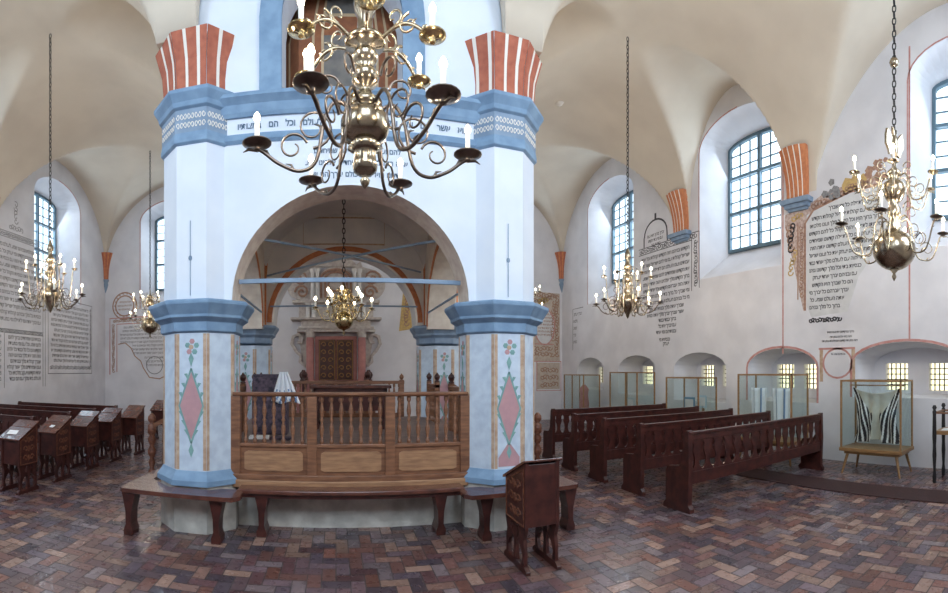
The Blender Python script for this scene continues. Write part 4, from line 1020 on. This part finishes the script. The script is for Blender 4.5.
# 7: round medallion on the east wall
mb = MB()
for r_, w_, mi in ((0.50, 0.05, 0), (0.38, 0.05, 0)): mb.ribbon([(-7.72 + r_ * Cc(t * PI / 16), 4.3 + r_ * S(t * PI / 16)) for t in range(32)], w_, 0.001, 0.003, fE, mi, closed=True)
for t in range(18):
    a = t * PI / 9; lace(mb, -7.72 + 0.44 * Cc(a), 4.3 + 0.44 * S(a), -7.72 + 0.44 * Cc(a) + 0.05, 4.3 + 0.44 * S(a) + 0.05, 0, 0.04, fE, 0.02)
write_lines(mb, [(-8.0, -7.45, 4.42), (-8.02, -7.42, 4.28), (-7.98, -7.5, 4.14)], 0.07, fE, seed=71, out=0.003)
tag(mb.build('wall_medallion', [M['brownpaint']]), 'round painted medallion on the far wall above the red bordered panel', 'inscription', ig)
# 8: east wall left panel with red border
mb = MB(); rows = [(-7.9, -5.7, 3.45 - 0.14 * k) for k in range(5)] + [(-7.4, -5.7, 2.75 - 0.14 * k) for k in range(3)] + [(-6.9, -6.1, 2.3 - 0.14 * k) for k in range(3)]
write_lines(mb, rows, 0.085, fE, seed=81)
mb.ribbon([(-8.35, 1.7), (-8.35, 3.85), (-5.6, 3.85)], 0.05, 0.001, 0.003, fE, 1); mb.ribbon([(-8.05, 1.8), (-8.05, 3.62), (-5.6, 3.62)], 0.04, 0.001, 0.003, fE, 1)
lace(mb, -8.2, 1.8, -8.2, 3.6, 2, 0.08, fE, 0.03); lace(mb, -8.2, 3.74, -5.7, 3.74, 2, 0.07, fE, 0.03)
mb.ribbon([(-8.0, 2.85), (-7.7, 2.9), (-7.45, 2.7), (-7.3, 2.4), (-7.05, 2.2), (-6.95, 1.95), (-6.7, 1.6), (-6.3, 1.55), (-6.0, 1.7), (-5.8, 2.0)], 0.04, 0.001, 0.003, fE, 2)
mb.ribbon([(-6.5 + 0.32 * Cc(t * PI / 10), 2.05 + 0.32 * S(t * PI / 10)) for t in range(20)], 0.03, 0.001, 0.003, fE, 0, closed=True)
tag(mb.build('wall_inscription', [M['greypaint'], M['line'], M['brownpaint']]), 'red bordered lettering panel on the far wall with a scalloped lower edge', 'inscription', ig)
# 9: east wall right ornamental panel
mb = MB()
mb.prism([(6.75, 2.2), (8.25, 2.2), (8.25, 4.8), (6.75, 4.8)], 0.0004, 0.001, fE, 3)
mb.prism([(7.3, 1.15), (8.25, 1.15), (8.25, 2.15), (7.3, 2.15)], 0.0004, 0.001, fE, 3)
ov = [(7.6 + 0.42 * Cc(t * PI / 12) * (0.8 if S(t * PI / 12) > 0.7 else 1), 3.55 + 0.72 * S(t * PI / 12)) for t in range(24)]
mb.holed(ov, [], 0.0015, 0.003, fE, 4); mb.ribbon(ov, 0.05, 0.001, 0.005, fE, 1, closed=True)
write_lines(mb, [(7.32, 7.9, 3.95 - 0.13 * k) for k in range(7)], 0.07, fE, seed=91, out=0.0045)
for (a0, b0, a1, b1) in ((6.95, 2.4, 6.95, 3.7), (8.12, 2.4, 8.12, 4.7), (7.0, 4.4, 8.0, 4.65), (7.1, 2.5, 8.0, 2.45), (7.45, 1.3, 8.15, 1.35), (7.45, 1.9, 8.15, 1.85), (7.45, 1.6, 8.15, 1.6), (7.0, 2.65, 7.9, 2.7), (6.95, 3.75, 7.1, 4.4), (7.95, 3.0, 8.0, 4.5), (7.3, 4.7, 8.1, 4.7)): lace(mb, a0, b0, a1, b1, 0, 0.12, fE, 0.035)
lace(mb, 7.35, 4.45, 7.75, 4.5, 2, 0.14, fE, 0.07)
mb.ribbon([(6.76, 2.2), (8.3, 2.2), (8.3, 1.1), (7.28, 1.1), (7.28, 2.2)], 0.04, 0.001, 0.004, fE, 1)
mb.ribbon([(7.2, 2.85), (8.0, 2.85)], 0.04, 0.001, 0.004, fE, 1)
tag(mb.build('wall_inscription', [M['brownpaint'], M['line'], M['yellow'], M['beige'], M['panelwhite']]), 'brown ornamental painted panel with an oval text field in the far right corner', 'inscription', ig)
mb = MB(); mb.prism([(2.15, 3.2), (2.75, 3.3), (2.7, 4.9), (2.3, 4.6)], 0.0005, 0.003, fE, 0); lace(mb, 2.4, 3.4, 2.45, 4.6, 1, 0.12, fE, 0.04)
tag(mb.build('wall_painting', [M['yellow'], M['brownpaint']]), 'faded yellow painted patch on the far wall right of the ark', 'wall painting')

# ------------------------------------------------------------------ the ark on the east wall
ark = empty('torah_ark', (0.0, YE, 0), label='carved ark with dark gilded doors and red columns on the far wall behind the bimah', cat='ark')
def aB(mb, x0, z0, x1, z1, d0, d1, mi=0): mb.box(x0, -d1, z0, x1, -d0, z1, mi)
mb = MB(); aB(mb, -1.3, 0, 1.3, 1.35, 0, 0.55); aB(mb, -1.4, 1.35, 1.4, 1.45, 0, 0.6); mb.build('base', M['marblered'], ark, bevel=0.01)
mb = MB(); aB(mb, -0.70, 1.45, 0.70, 3.0, 0, 0.22); mb.build('door_case', M['marblered'], ark, bevel=0.01)
for s_ in (-1, 1):
    mb = MB(); x0, x1 = (s_ * 0.02, s_ * 0.58) if s_ > 0 else (-0.58, -0.02)
    aB(mb, min(x0, x1), 1.52, max(x0, x1), 2.88, 0.2, 0.26); d = mb.build('door', M['wood'], ark)
    cv = MB(); fn = lambda a, q, c: (a, -0.26 - c, q)
    cx_ = s_ * 0.30
    for k in range(5):
        for t_ in (-1, 1):
            cv.ribbon([(cx_ + t_ * (0.11 + 0.09 * Cc(q * 0.6) * (1 - q * 0.07)), 1.68 + k * 0.26 + 0.10 * S(q * 0.6) * (1 - q * 0.07)) for q in range(11)], 0.03, 0, 0.02, fn)
    cv.ribbon([(cx_ - 0.25, 1.55), (cx_ + 0.25, 1.55), (cx_ + 0.25, 2.84), (cx_ - 0.25, 2.84)], 0.03, 0, 0.015, fn, closed=True)
    cv.build('gilded_carving', mat('dull_gilding', (0.30, 0.15, 0.05), 0.4, metal=0.5), d)
    c = MB(); c.lathe([(0.17, 0), (0.17, 0.08), (0.13, 0.12), (0.13, 1.4), (0.115, 1.5)], n=16); c.build('column', M['marblered'], ark, loc=(s_ * 0.86, -0.34, 1.45))
    c = MB(); c.lathe([(0.12, 0), (0.16, 0.06), (0.14, 0.12), (0.2, 0.22), (0.2, 0.28)], n=16); c.build('column_capital', M['stucco'], ark, loc=(s_ * 0.86, -0.34, 2.95))
    # side scroll bracket
    c = MB(); fn = lambda a, q, c_: (a, -c_, q)
    c.ribbon([(s_ * 1.05, 2.0), (s_ * 1.22, 2.15), (s_ * 1.20, 2.35), (s_ * 1.35, 2.5), (s_ * 1.50, 2.75), (s_ * 1.45, 3.0), (s_ * 1.25, 3.08), (s_ * 1.12, 2.95), (s_ * 1.18, 2.8), (s_ * 1.3, 2.82)], 0.10, 0.0, 0.14, fn)
    c.holed([(s_ * 1.0, 1.9), (s_ * 1.12, 2.1), (s_ * 1.2, 2.6), (s_ * 1.3, 3.1), (s_ * 1.0, 3.1)][::s_], [], 0.0, 0.06, fn)
    c.build('scroll_bracket', M['stucco'], ark)
    c = MB(); finial(ark, (s_ * 1.08, -0.72, 1.5), 0.12, 'wood')
mb = MB()
aB(mb, -1.25, 3.22, 1.25, 3.30, 0, 0.55); aB(mb, -1.15, 3.30, 1.15, 3.52, 0, 0.42); aB(mb, -1.5, 3.52, 1.5, 3.60, 0, 0.6); aB(mb, -1.3, 3.12, 1.3, 3.22, 0, 0.5)
mb.build('entablature', M['stucco'], ark, bevel=0.015)
mb = MB(); aB(mb, -1.25, 3.6, 1.25, 4.1, 0, 0.25); aB(mb, -1.45, 4.1, 1.45, 4.2, 0, 0.42); mb.build('attic', M['stucco'], ark, bevel=0.015)
for x in (-0.78, -0.62, 0.62, 0.78):
    c = MB(); c.lathe([(0.09, 0), (0.07, 0.06), (0.06, 0.9), (0.1, 1.0), (0.1, 1.05)], n=12); c.build('colonnette', M['inner'], ark, loc=(x, -0.25, 4.2))
    c = MB(); c.lathe([(0.09, 0), (0.07, 0.06), (0.06, 0.4), (0.1, 0.5)], n=12); c.build('colonnette', M['inner'], ark, loc=(x * 1.2, -0.33, 3.6))
mb = MB(); fn = lambda a, q, c_: (a, -c_, q)
mb.holed(arched(-0.58, 0.58, 4.2, 5.0, 5.35), [], 0, 0.14, fn, 0)
for r_ in (0.5, 0.36): mb.ribbon([(-r_, 4.3)] + arc(0, 4.95, r_, r_ * 0.6, PI, 0, 12) + [(r_, 4.3)], 0.07, 0.14, 0.19, fn, 1)
mb.ribbon([(0.26 * Cc(t * PI / 8), 4.72 + 0.2 * S(t * PI / 8)) for t in range(16)], 0.06, 0.14, 0.19, fn, 1, closed=True)
mb.build('centre_cartouche', [M['stucco'], M['brownpaint']], ark)
for s_ in (-1, 1):
    mb = MB()
    body = [(s_ * 0.55, 4.2)] + [(s_ * (1.05 + 0.62 * Cc(t)), 4.75 + 0.55 * S(t)) for t in [-1.1 + q * 0.25 for q in range(10)]] + [(s_ * 0.9, 5.35), (s_ * 0.82, 5.55), (s_ * 0.55, 5.3)]
    if s_ < 0: body = body[::-1]
    mb.holed(body, [], 0, 0.10, fn, 0)
    for cx_, cz_, r_ in ((1.22, 4.95, 0.3), (1.15, 4.5, 0.25)):
        mb.ribbon([(s_ * (cx_ + r_ * (1 - q * 0.055) * Cc(q * 0.6)), cz_ + r_ * (1 - q * 0.055) * S(q * 0.6)) for q in range(17)], 0.06, 0.10, 0.16, fn, 1)
    mb.prism([(s_ * 1.08 + 0.1 * Cc(q * PI / 5), 4.92 + 0.1 * S(q * PI / 5)) for q in range(10)], 0.1, 0.2, fn, 2)
    mb.build('side_volute', [M['stucco'], M['brownpaint'], M['inner']], ark)
mb = MB(); mb.holed([(-0.75, 5.35), (0.75, 5.35), (0.55, 5.55), (0.3, 5.6), (0.12, 5.9), (-0.12, 5.9), (-0.3, 5.6), (-0.55, 5.55)], [], 0, 0.16, fn); mb.build('crest', M['stucco'], ark, bevel=0.01)
for (x0, x1, z0, z1) in ((-1.5, 1.5, 0, 0.25),):
    pass
stp = empty('ark_steps', (0, 14.55, 0), label='wooden steps in front of the ark doors', cat='stairs')
for k in range(6):
    mb = MB(); mb.box(-0.8, -0.5 + 0.15 * k, 0.22 * k, 0.8, 0.65, 0.22 * (k + 1)); mb.build('step', M['tilered'], stp)
rl = empty('ark_railing', (0, 13.9, 0), label='wooden knobbed railing before the ark steps', cat='railing')
for s_ in (-1, 1):
    mb = MB(); mb.box(s_ * 0.95 - 0.06, -0.06, 0, s_ * 0.95 + 0.06, 0.06, 1.55); p = mb.build('newel_post', M['wood'], rl); finial(p, (s_ * 0.95, 0, 1.55), 0.10)
    mb = MB(); mb.bar((s_ * 0.95, 0.06, 1.2), (s_ * 0.95, 1.2, 1.6), 0.08, 0.08); mb.build('stair_rail', M['wood'], rl)

# ------------------------------------------------------------------ furniture on the platform
t = empty('reading_table', (CX + 0.05, 7.35, 0.93), label='dark carved reading table in the middle of the bimah platform', cat='table')
mb = MB(); mb.box(-0.62, -0.35, 0.62, 0.62, 0.35, 0.67); mb.build('tabletop', M['woodtop'], t, bevel=0.008)
mb = MB(); mb.box(-0.56, -0.30, 0.28, 0.56, -0.27, 0.62); mb.box(-0.56, 0.27, 0.28, 0.56, 0.30, 0.62); mb.box(-0.56, -0.3, 0.28, -0.53, 0.3, 0.62); mb.box(0.53, -0.3, 0.28, 0.56, 0.3, 0.62)
for k in range(7): mb.prism([(-0.45 + 0.15 * k + 0.04 * Cc(q * PI / 3), 0.45 + 0.05 * S(q * PI / 3)) for q in range(6)], -0.30, -0.312, lambda a, b_, c: (a, c, b_), 1)
mb.build('apron', [M['wood'], M['carve']], t)
for sx in (-1, 1):
    for sy in (-1, 1):
        mb = MB(); mb.lathe([(0.04, 0), (0.05, 0.05), (0.03, 0.1), (0.045, 0.2), (0.04, 0.3)], n=10); mb.build('leg', M['wood'], t, loc=(sx * 0.52, sy * 0.26, 0))
t = empty('cantor_stand', (-0.92, 6.55, 0.93), label='tall stand draped in dark patterned cloth on the left of the platform', cat='stand')
mb = MB(); mb.prism([(-0.16, 0.0), (0.16, 0.0), (0.16, 0.74), (-0.16, 0.80)], -0.24, 0.24, lambda a, b_, c: (c, a, b_)); mb.build('stand_body', M['dark'], t, bevel=0.015)
mb = MB(); mb.box(-0.26, -0.02, 0.76, 0.2, 0.02, 0.84); mb.build('book_ledge', M['dark'], t, bevel=0.01)
def tal(u, v_):
    w_ = 0.06 + 0.20 * v_
    return ((u - 0.5) * w_ * 2 * 0.9 + 0.05 * v_, -0.02 - 0.20 * min(1, v_ * 4) - 0.012 * S(u * 20), 0.82 - 0.42 * v_)
def talf(u, v_): return (0.02 + (u - 0.5) * (0.10 + 0.30 * v_) + 0.03 * v_, -0.205 - 0.015 * S(u * 22 + v_), 0.30 - 0.42 * v_ + 0.02 * Cc(u * 9) * v_)
drape('draped_shawl', None, (-0.74, 6.57, 1.50), talf, 30, 12, [M['cloth'], M['bluecloth']], lambda u, v_: 1 if (v_ > 0.55 and int(u * 16 + v_ * 8) % 3 == 0) else 0, 'white shawl with blue stripes thrown over the dark stand on the platform', 'prayer shawl')
for k, (x, y, rz) in enumerate(((-1.0, 6.0, 0.1), (-0.7, 5.95, -0.3))):
    mb = MB(); mb.box(-0.13, -0.09, 0, 0.13, 0.09, 0.035); tag(mb.build('book', M['dark' if k else 'paper'], loc=(x, y, 0.931), rot=(0, 0, rz), bevel=0.004), ('pale' if not k else 'dark') + ' book lying on the platform behind the front balustrade', 'book')

# ------------------------------------------------------------------ chandeliers
def arm_pts(R, z0, r0, dip, zc, n=26):
    """S-curve in the (r,z) plane: leaves the hub, dips, rises under the cup."""
    P = [(r0, z0), (r0 + 0.12 * R, z0 + 0.05 * R), (r0 + 0.22 * R, z0 - 0.10 * R), (r0 + 0.30 * R, dip + 0.10 * R), (r0 + 0.45 * R, dip), (r0 + 0.64 * R, dip + 0.07 * R), (0.93 * R, zc - 0.08 * R), (R, zc - 0.035 * R)]
    out = []
    for i in range(len(P) - 1):
        p0 = P[max(i - 1, 0)]; p1 = P[i]; p2 = P[i + 1]; p3 = P[min(i + 2, len(P) - 1)]
        for k in range(6):
            t = k / 6; t2, t3 = t * t, t * t * t
            out.append(tuple(0.5 * (2 * p1[j] + (p2[j] - p0[j]) * t + (2 * p0[j] - 5 * p1[j] + 4 * p2[j] - p3[j]) * t2 + (3 * p1[j] - p0[j] - 3 * p2[j] + p3[j]) * t3) for j in (0, 1)))
    out.append(P[-1]); return out
def make_arm(root, R, z0, r0, dip, zc, th, ch, cup_r, mats, curls=True, seg=8, up=False):
    am, cm, = mats
    mb = MB(); pts = arm_pts(R, z0, r0, dip, zc)
    if up:                                              # upper arms arch over instead of dipping
        pts = [(r0 + (R - r0) * t, z0 + (zc - 0.03 * R - z0) * t + dip * S(PI * t)) for t in [k / 20 for k in range(21)]]
    mb.tube([(p[0], 0, p[1]) for p in pts], th, n=seg)
    if curls:
        def curl(cx_, cz_, r_, a0, sgn, turns=1.35, k_=0.72):
            q = [(cx_ + r_ * (1 - k_ * t) * Cc(a0 + sgn * 2 * PI * turns * t), 0, cz_ + r_ * (1 - k_ * t) * S(a0 + sgn * 2 * PI * turns * t)) for t in [i / 22 for i in range(23)]]
            mb.tube(q, [th * 0.8 * (1 - 0.5 * i / 22) for i in range(23)], n=max(5, seg - 2))
        if not up:
            curl(r0 + 0.33 * R, dip + 0.40 * R, 0.19 * R, -PI / 2, -1)
            curl(r0 + 0.52 * R, dip + 0.22 * R, 0.14 * R, PI * 0.9, -1, 1.1)
            curl(r0 + 0.20 * R, z0 + 0.19 * R, 0.12 * R, PI, -1, 1.1)
        else:
            curl(r0 + 0.40 * R, z0 + dip * 0.4, 0.15 * R, PI / 2, 1, 1.1)
            curl(r0 + 0.18 * R, z0 + 0.24 * R, 0.13 * R, -PI / 2, 1, 1.0)
        for f_ in (0.35, 0.62, 0.82):
            p = pts[int(f_ * (len(pts) - 1))]
            mb.tube([(p[0], 0, p[1]), (p[0] + 0.02 * R, 0, p[1] + 0.05 * R), (p[0] + 0.07 * R, 0, p[1] + 0.06 * R)], [th, th * 0.7, th * 0.2], n=5)
        p = pts[-1]; mb.tube([(p[0] - 0.01 * R, 0, p[1] - 0.02 * R), (p[0] + 0.08 * R, 0, p[1] - 0.005 * R), (p[0] + 0.13 * R, 0, p[1] - 0.03 * R)], [th, th * 0.8, th * 0.2], n=5)
    a = mb.build('arm', am, root)
    mb = MB(); c = cup_r
    mb.lathe([(0.2 * c, -0.42 * c), (0.28 * c, -0.3 * c), (0.22 * c, -0.2 * c), (0.55 * c, -0.12 * c), (0.7 * c, -0.03 * c), (1.0 * c, 0.06 * c), (1.0 * c, 0.12 * c), (0.62 * c, 0.08 * c), (0.3 * c, 0.12 * c), (0.34 * c, 0.42 * c), (0.30 * c, 0.44 * c)], n=18)
    mb.build('drip_pan', cm, a, loc=(R, 0, zc))
    mb = MB(); mb.lathe([(0.012 * ch / 0.08 * 0.9, 0), (0.012 * ch / 0.08 * 0.9, ch), (0.004, ch + 0.003)], n=10); mb.build('candle', M['candle'], a, loc=(R, 0, zc + 0.2 * c))
    fh = 0.045 if ch < 0.086 else 0.068
    mb = MB(); mb.lathe([(0.001, 0), (fh * 0.28, fh * 0.2), (fh * 0.34, fh * 0.42), (fh * 0.22, fh * 0.75), (0.001, fh)], n=8); mb.build('flame', M['flame'], a, loc=(R, 0, zc + 0.2 * c + ch))
    return a
def chain(root, z0, z1, r=0.012, link_=0.07, m='iron', maxn=70):
    mb = MB(); n = max(2, int((z1 - z0) / link_)); st = (z1 - z0) / n
    for k in range(n):
        cz = z0 + st * (k + 0.5); ph = (k % 2) * PI / 2; pts = []
        for q in range(9):
            t = 2 * PI * q / 8; a = 0.3 * st * Cc(t); pts.append((a * Cc(ph), a * S(ph), cz + 0.62 * st * S(t)))
        mb.tube(pts, r, n=5)
    return mb.build('chain', M[m], root)
def chandelier(name, loc, ceil_z, label, cat, body, tiers, scale_lights, body_m, hang=None, group=None, chain_r=0.010, light=1.0):
    """body: list of (r,z) relative to loc z; tiers: (z_cup, R, n, phase, z_hub, r_hub, dip, th, ch, cup_r, mats, up)"""
    root = empty(name, loc, label=label, cat=cat, group=group)
    mb = MB(); mb.lathe(body, n=32); mb.build('column', body_m, root)
    top = body[-1][1]
    for ti, (zc, R, n, ph, zh, rh, dip, th, ch, cr, mats, up) in enumerate(tiers):
        first = None
        for k in range(n):
            if first is None: first = a = make_arm(root, R, zh, rh, dip, zc, th, ch, cr, mats, True, 8, up)
            else: a = copy_tree(first, root)
            a.rotation_euler = (0, 0, ph + 2 * PI * k / n)
            l = bpy.data.lights.new('candle_light', 'POINT') if k == 0 else l
            if k == 0: l.energy = light; l.color = (1.0, 0.83, 0.62); l.shadow_soft_size = 0.008
            an = ph + 2 * PI * k / n
            lo = bpy.data.objects.new('candle_light', l); COL.objects.link(lo); lo.parent = root
            lo.location = (R * Cc(an), R * S(an), zc + ch * 1.55 + 0.2 * cr)
    chain(root, top, ceil_z - loc[2], 0.008, 0.075)
    return root
BR = (M['bronze'], M['bronze']); GD = (M['brass'], M['gold'])
# near one: brass vase column, dark lower arms (reference heights measured from the tip)
def s_(l, k): return [(r * k, z * k) for r, z in l]
zt = 2.59
nb = [(0.004, 0.0), (0.018, 0.02), (0.022, 0.035), (0.01, 0.05), (0.03, 0.06), (0.05, 0.075), (0.055, 0.10), (0.05, 0.115), (0.045, 0.15), (0.05, 0.16), (0.075, 0.175), (0.05, 0.19), (0.06, 0.20),
      (0.09, 0.215), (0.105, 0.25), (0.105, 0.29), (0.09, 0.32), (0.055, 0.335), (0.07, 0.345), (0.075, 0.365), (0.05, 0.385), (0.03, 0.41), (0.025, 0.43), (0.055, 0.45), (0.062, 0.48), (0.05, 0.505), (0.028, 0.52),
      (0.05, 0.54), (0.058, 0.565), (0.045, 0.59), (0.03, 0.60), (0.085, 0.615), (0.09, 0.63), (0.05, 0.65), (0.035, 0.68), (0.032, 0.74), (0.045, 0.76), (0.05, 0.80), (0.04, 0.82), (0.06, 0.84), (0.09, 0.88), (0.085, 0.93), (0.04, 0.97), (0.03, 1.02), (0.05, 1.06), (0.02, 1.12)]
chandelier('chandelier', (0.125, 2.0, zt), 8.25, 'huge brass chandelier with dark scrolled arms hanging closest, before the bimah front', 'chandelier', nb,
    [(2.78 - zt, 0.465, 6, math.radians(3), 0.345, 0.07, 0.07, 0.008, 0.085, 0.064, BR, False), (3.16 - zt, 0.305, 6, math.radians(30), 0.625, 0.08, 0.06, 0.008, 0.085, 0.056, GD, True)], 1, M['brass'], light=2.5)
gc = 'brass candle chandeliers hanging in the side bays'
# baluster type with two tiers, dark lower arms
def bal_ch(loc, cz, label, k=1.0, lower=M['bronze']):
    b = [(0.005, 0), (0.03, 0.04), (0.04, 0.08), (0.08, 0.14), (0.09, 0.17), (0.11, 0.2), (0.16, 0.28), (0.17, 0.36), (0.13, 0.44), (0.07, 0.48), (0.09, 0.53), (0.06, 0.6), (0.04, 0.66), (0.09, 0.72), (0.1, 0.78), (0.05, 0.84), (0.04, 0.92), (0.08, 0.97), (0.09, 1.02), (0.05, 1.07), (0.035, 1.15), (0.07, 1.2), (0.05, 1.28), (0.03, 1.33), (0.01, 1.38)]
    b = [(r * k, z * k) for r, z in b]
    return chandelier('chandelier', loc, cz, label, 'chandelier', b,
        [(0.30 * k, 0.64 * k, 6, 0.2, 0.44 * k, 0.10 * k, 0.10 * k, 0.010, 0.13, 0.07, (lower, lower), False), (0.82 * k, 0.46 * k, 6, 0.5, 0.86 * k, 0.06 * k, 0.10 * k, 0.009, 0.12, 0.06, (M['brass'], M['brass']), False)], 1, M['brass'], group=gc, light=10.0)
bal_ch((-5.08, 7.2, 2.92), 8.2, 'two-tiered brass chandelier hanging over the left block of pews', 1.0)
bal_ch((5.22, 7.2, 2.82), 8.2, 'two-tiered brass chandelier with dark arms over the right block of pews', 0.98)
# ball type
def ball_ch(loc, cz, label, k=1.0, light=10.0):
    b = [(0.004, 0), (0.03, 0.05), (0.015, 0.09), (0.05, 0.13), (0.04, 0.15)] + [(0.262 * S(t), 0.375 - 0.245 * Cc(t)) for t in [0.25 + i * 0.2 for i in range(14)]] + [(0.06, 0.62), (0.09, 0.66), (0.05, 0.72), (0.08, 0.78), (0.09, 0.86), (0.04, 0.92), (0.10, 0.98), (0.145, 1.08), (0.13, 1.16), (0.05, 1.22), (0.08, 1.27), (0.09, 1.3), (0.03, 1.36), (0.02, 1.5)]
    b = [(r * k, z * k) for r, z in b]
    return chandelier('chandelier', loc, cz, label, 'chandelier', b,
        [(0.63 * k, 0.64 * k, 6, 0.15, 0.72 * k, 0.09 * k, 0.28 * k, 0.0095 * k, 0.13 * k, 0.075 * k, (M['brass'], M['bronze']), False), (1.20 * k, 0.52 * k, 6, 0.35, 1.24 * k, 0.08 * k, 0.92 * k, 0.010 * k, 0.12 * k, 0.065 * k, (M['brass'], M['brass']), False)], 1, M['brass'], group=gc, light=light)
big = ball_ch((5.2, 2.02, 2.89), 8.3, 'brass ball chandelier topped by an eagle at the right edge of the photo')
# eagle and chain ball of the right chandelier
eg = MB()
for sg in (-1, 1):
    pts = [(0, 1.62), (sg * 0.06, 1.72), (sg * 0.13, 1.80), (sg * 0.15, 1.72), (sg * 0.15, 1.62), (sg * 0.11, 1.56), (sg * 0.09, 1.50), (sg * 0.04, 1.52)]
    eg.holed(pts if sg > 0 else pts[::-1], [], -0.015, 0.015, lambda a, q, c: (a * 0.8, c - a * 0.4, q))
    eg.tube([(sg * 0.02, 0, 1.74), (sg * 0.05, 0, 1.82), (sg * 0.09, 0, 1.81)], [0.022, 0.02, 0.006], n=8)
eg.lathe([(0.01, 1.46), (0.04, 1.5), (0.055, 1.6), (0.04, 1.72), (0.02, 1.78)], n=12)
eg.build('eagle', M['brass'], big)
bb = MB(); bb.lathe([(0.01, -0.06), (0.045, -0.04), (0.06, 0), (0.045, 0.04), (0.01, 0.06)], n=16); bb.build('chain_ball', M['brass'], big, loc=(0, 0, 2.62))
ball_ch((-5.24, 12.4, 2.79), 8.2, 'small brass ball chandelier in the far left bay, partly behind the pillar', 0.92)
ball_ch((5.3, 12.4, 3.0), 8.2, 'brass chandelier hidden behind the near right pillar, only two candles peeping out', 0.92)
# inside the bimah
bb = [(0.004, 0), (0.02, 0.03), (0.01, 0.06), (0.03, 0.08)] + [(0.15 * S(t), 0.225 - 0.145 * Cc(t)) for t in [0.25 + i * 0.22 for i in range(13)]] + [(0.04, 0.38), (0.06, 0.42), (0.03, 0.47), (0.06, 0.52), (0.07, 0.57), (0.03, 0.62), (0.05, 0.67), (0.06, 0.71), (0.02, 0.77), (0.01, 0.82)]
chandelier('chandelier', (0.12, 7.2, 2.37), 4.78, 'shining brass ball chandelier hanging inside the bimah arch', 'chandelier', bb,
    [(0.42, 0.44, 6, 0.1, 0.44, 0.05, 0.22, 0.009, 0.10, 0.05, (M['gold'], M['gold']), False), (0.56, 0.26, 6, 0.4, 0.64, 0.04, 0.50, 0.008, 0.09, 0.045, (M['gold'], M['gold']), False)], 1, M['gold'], light=34.0)
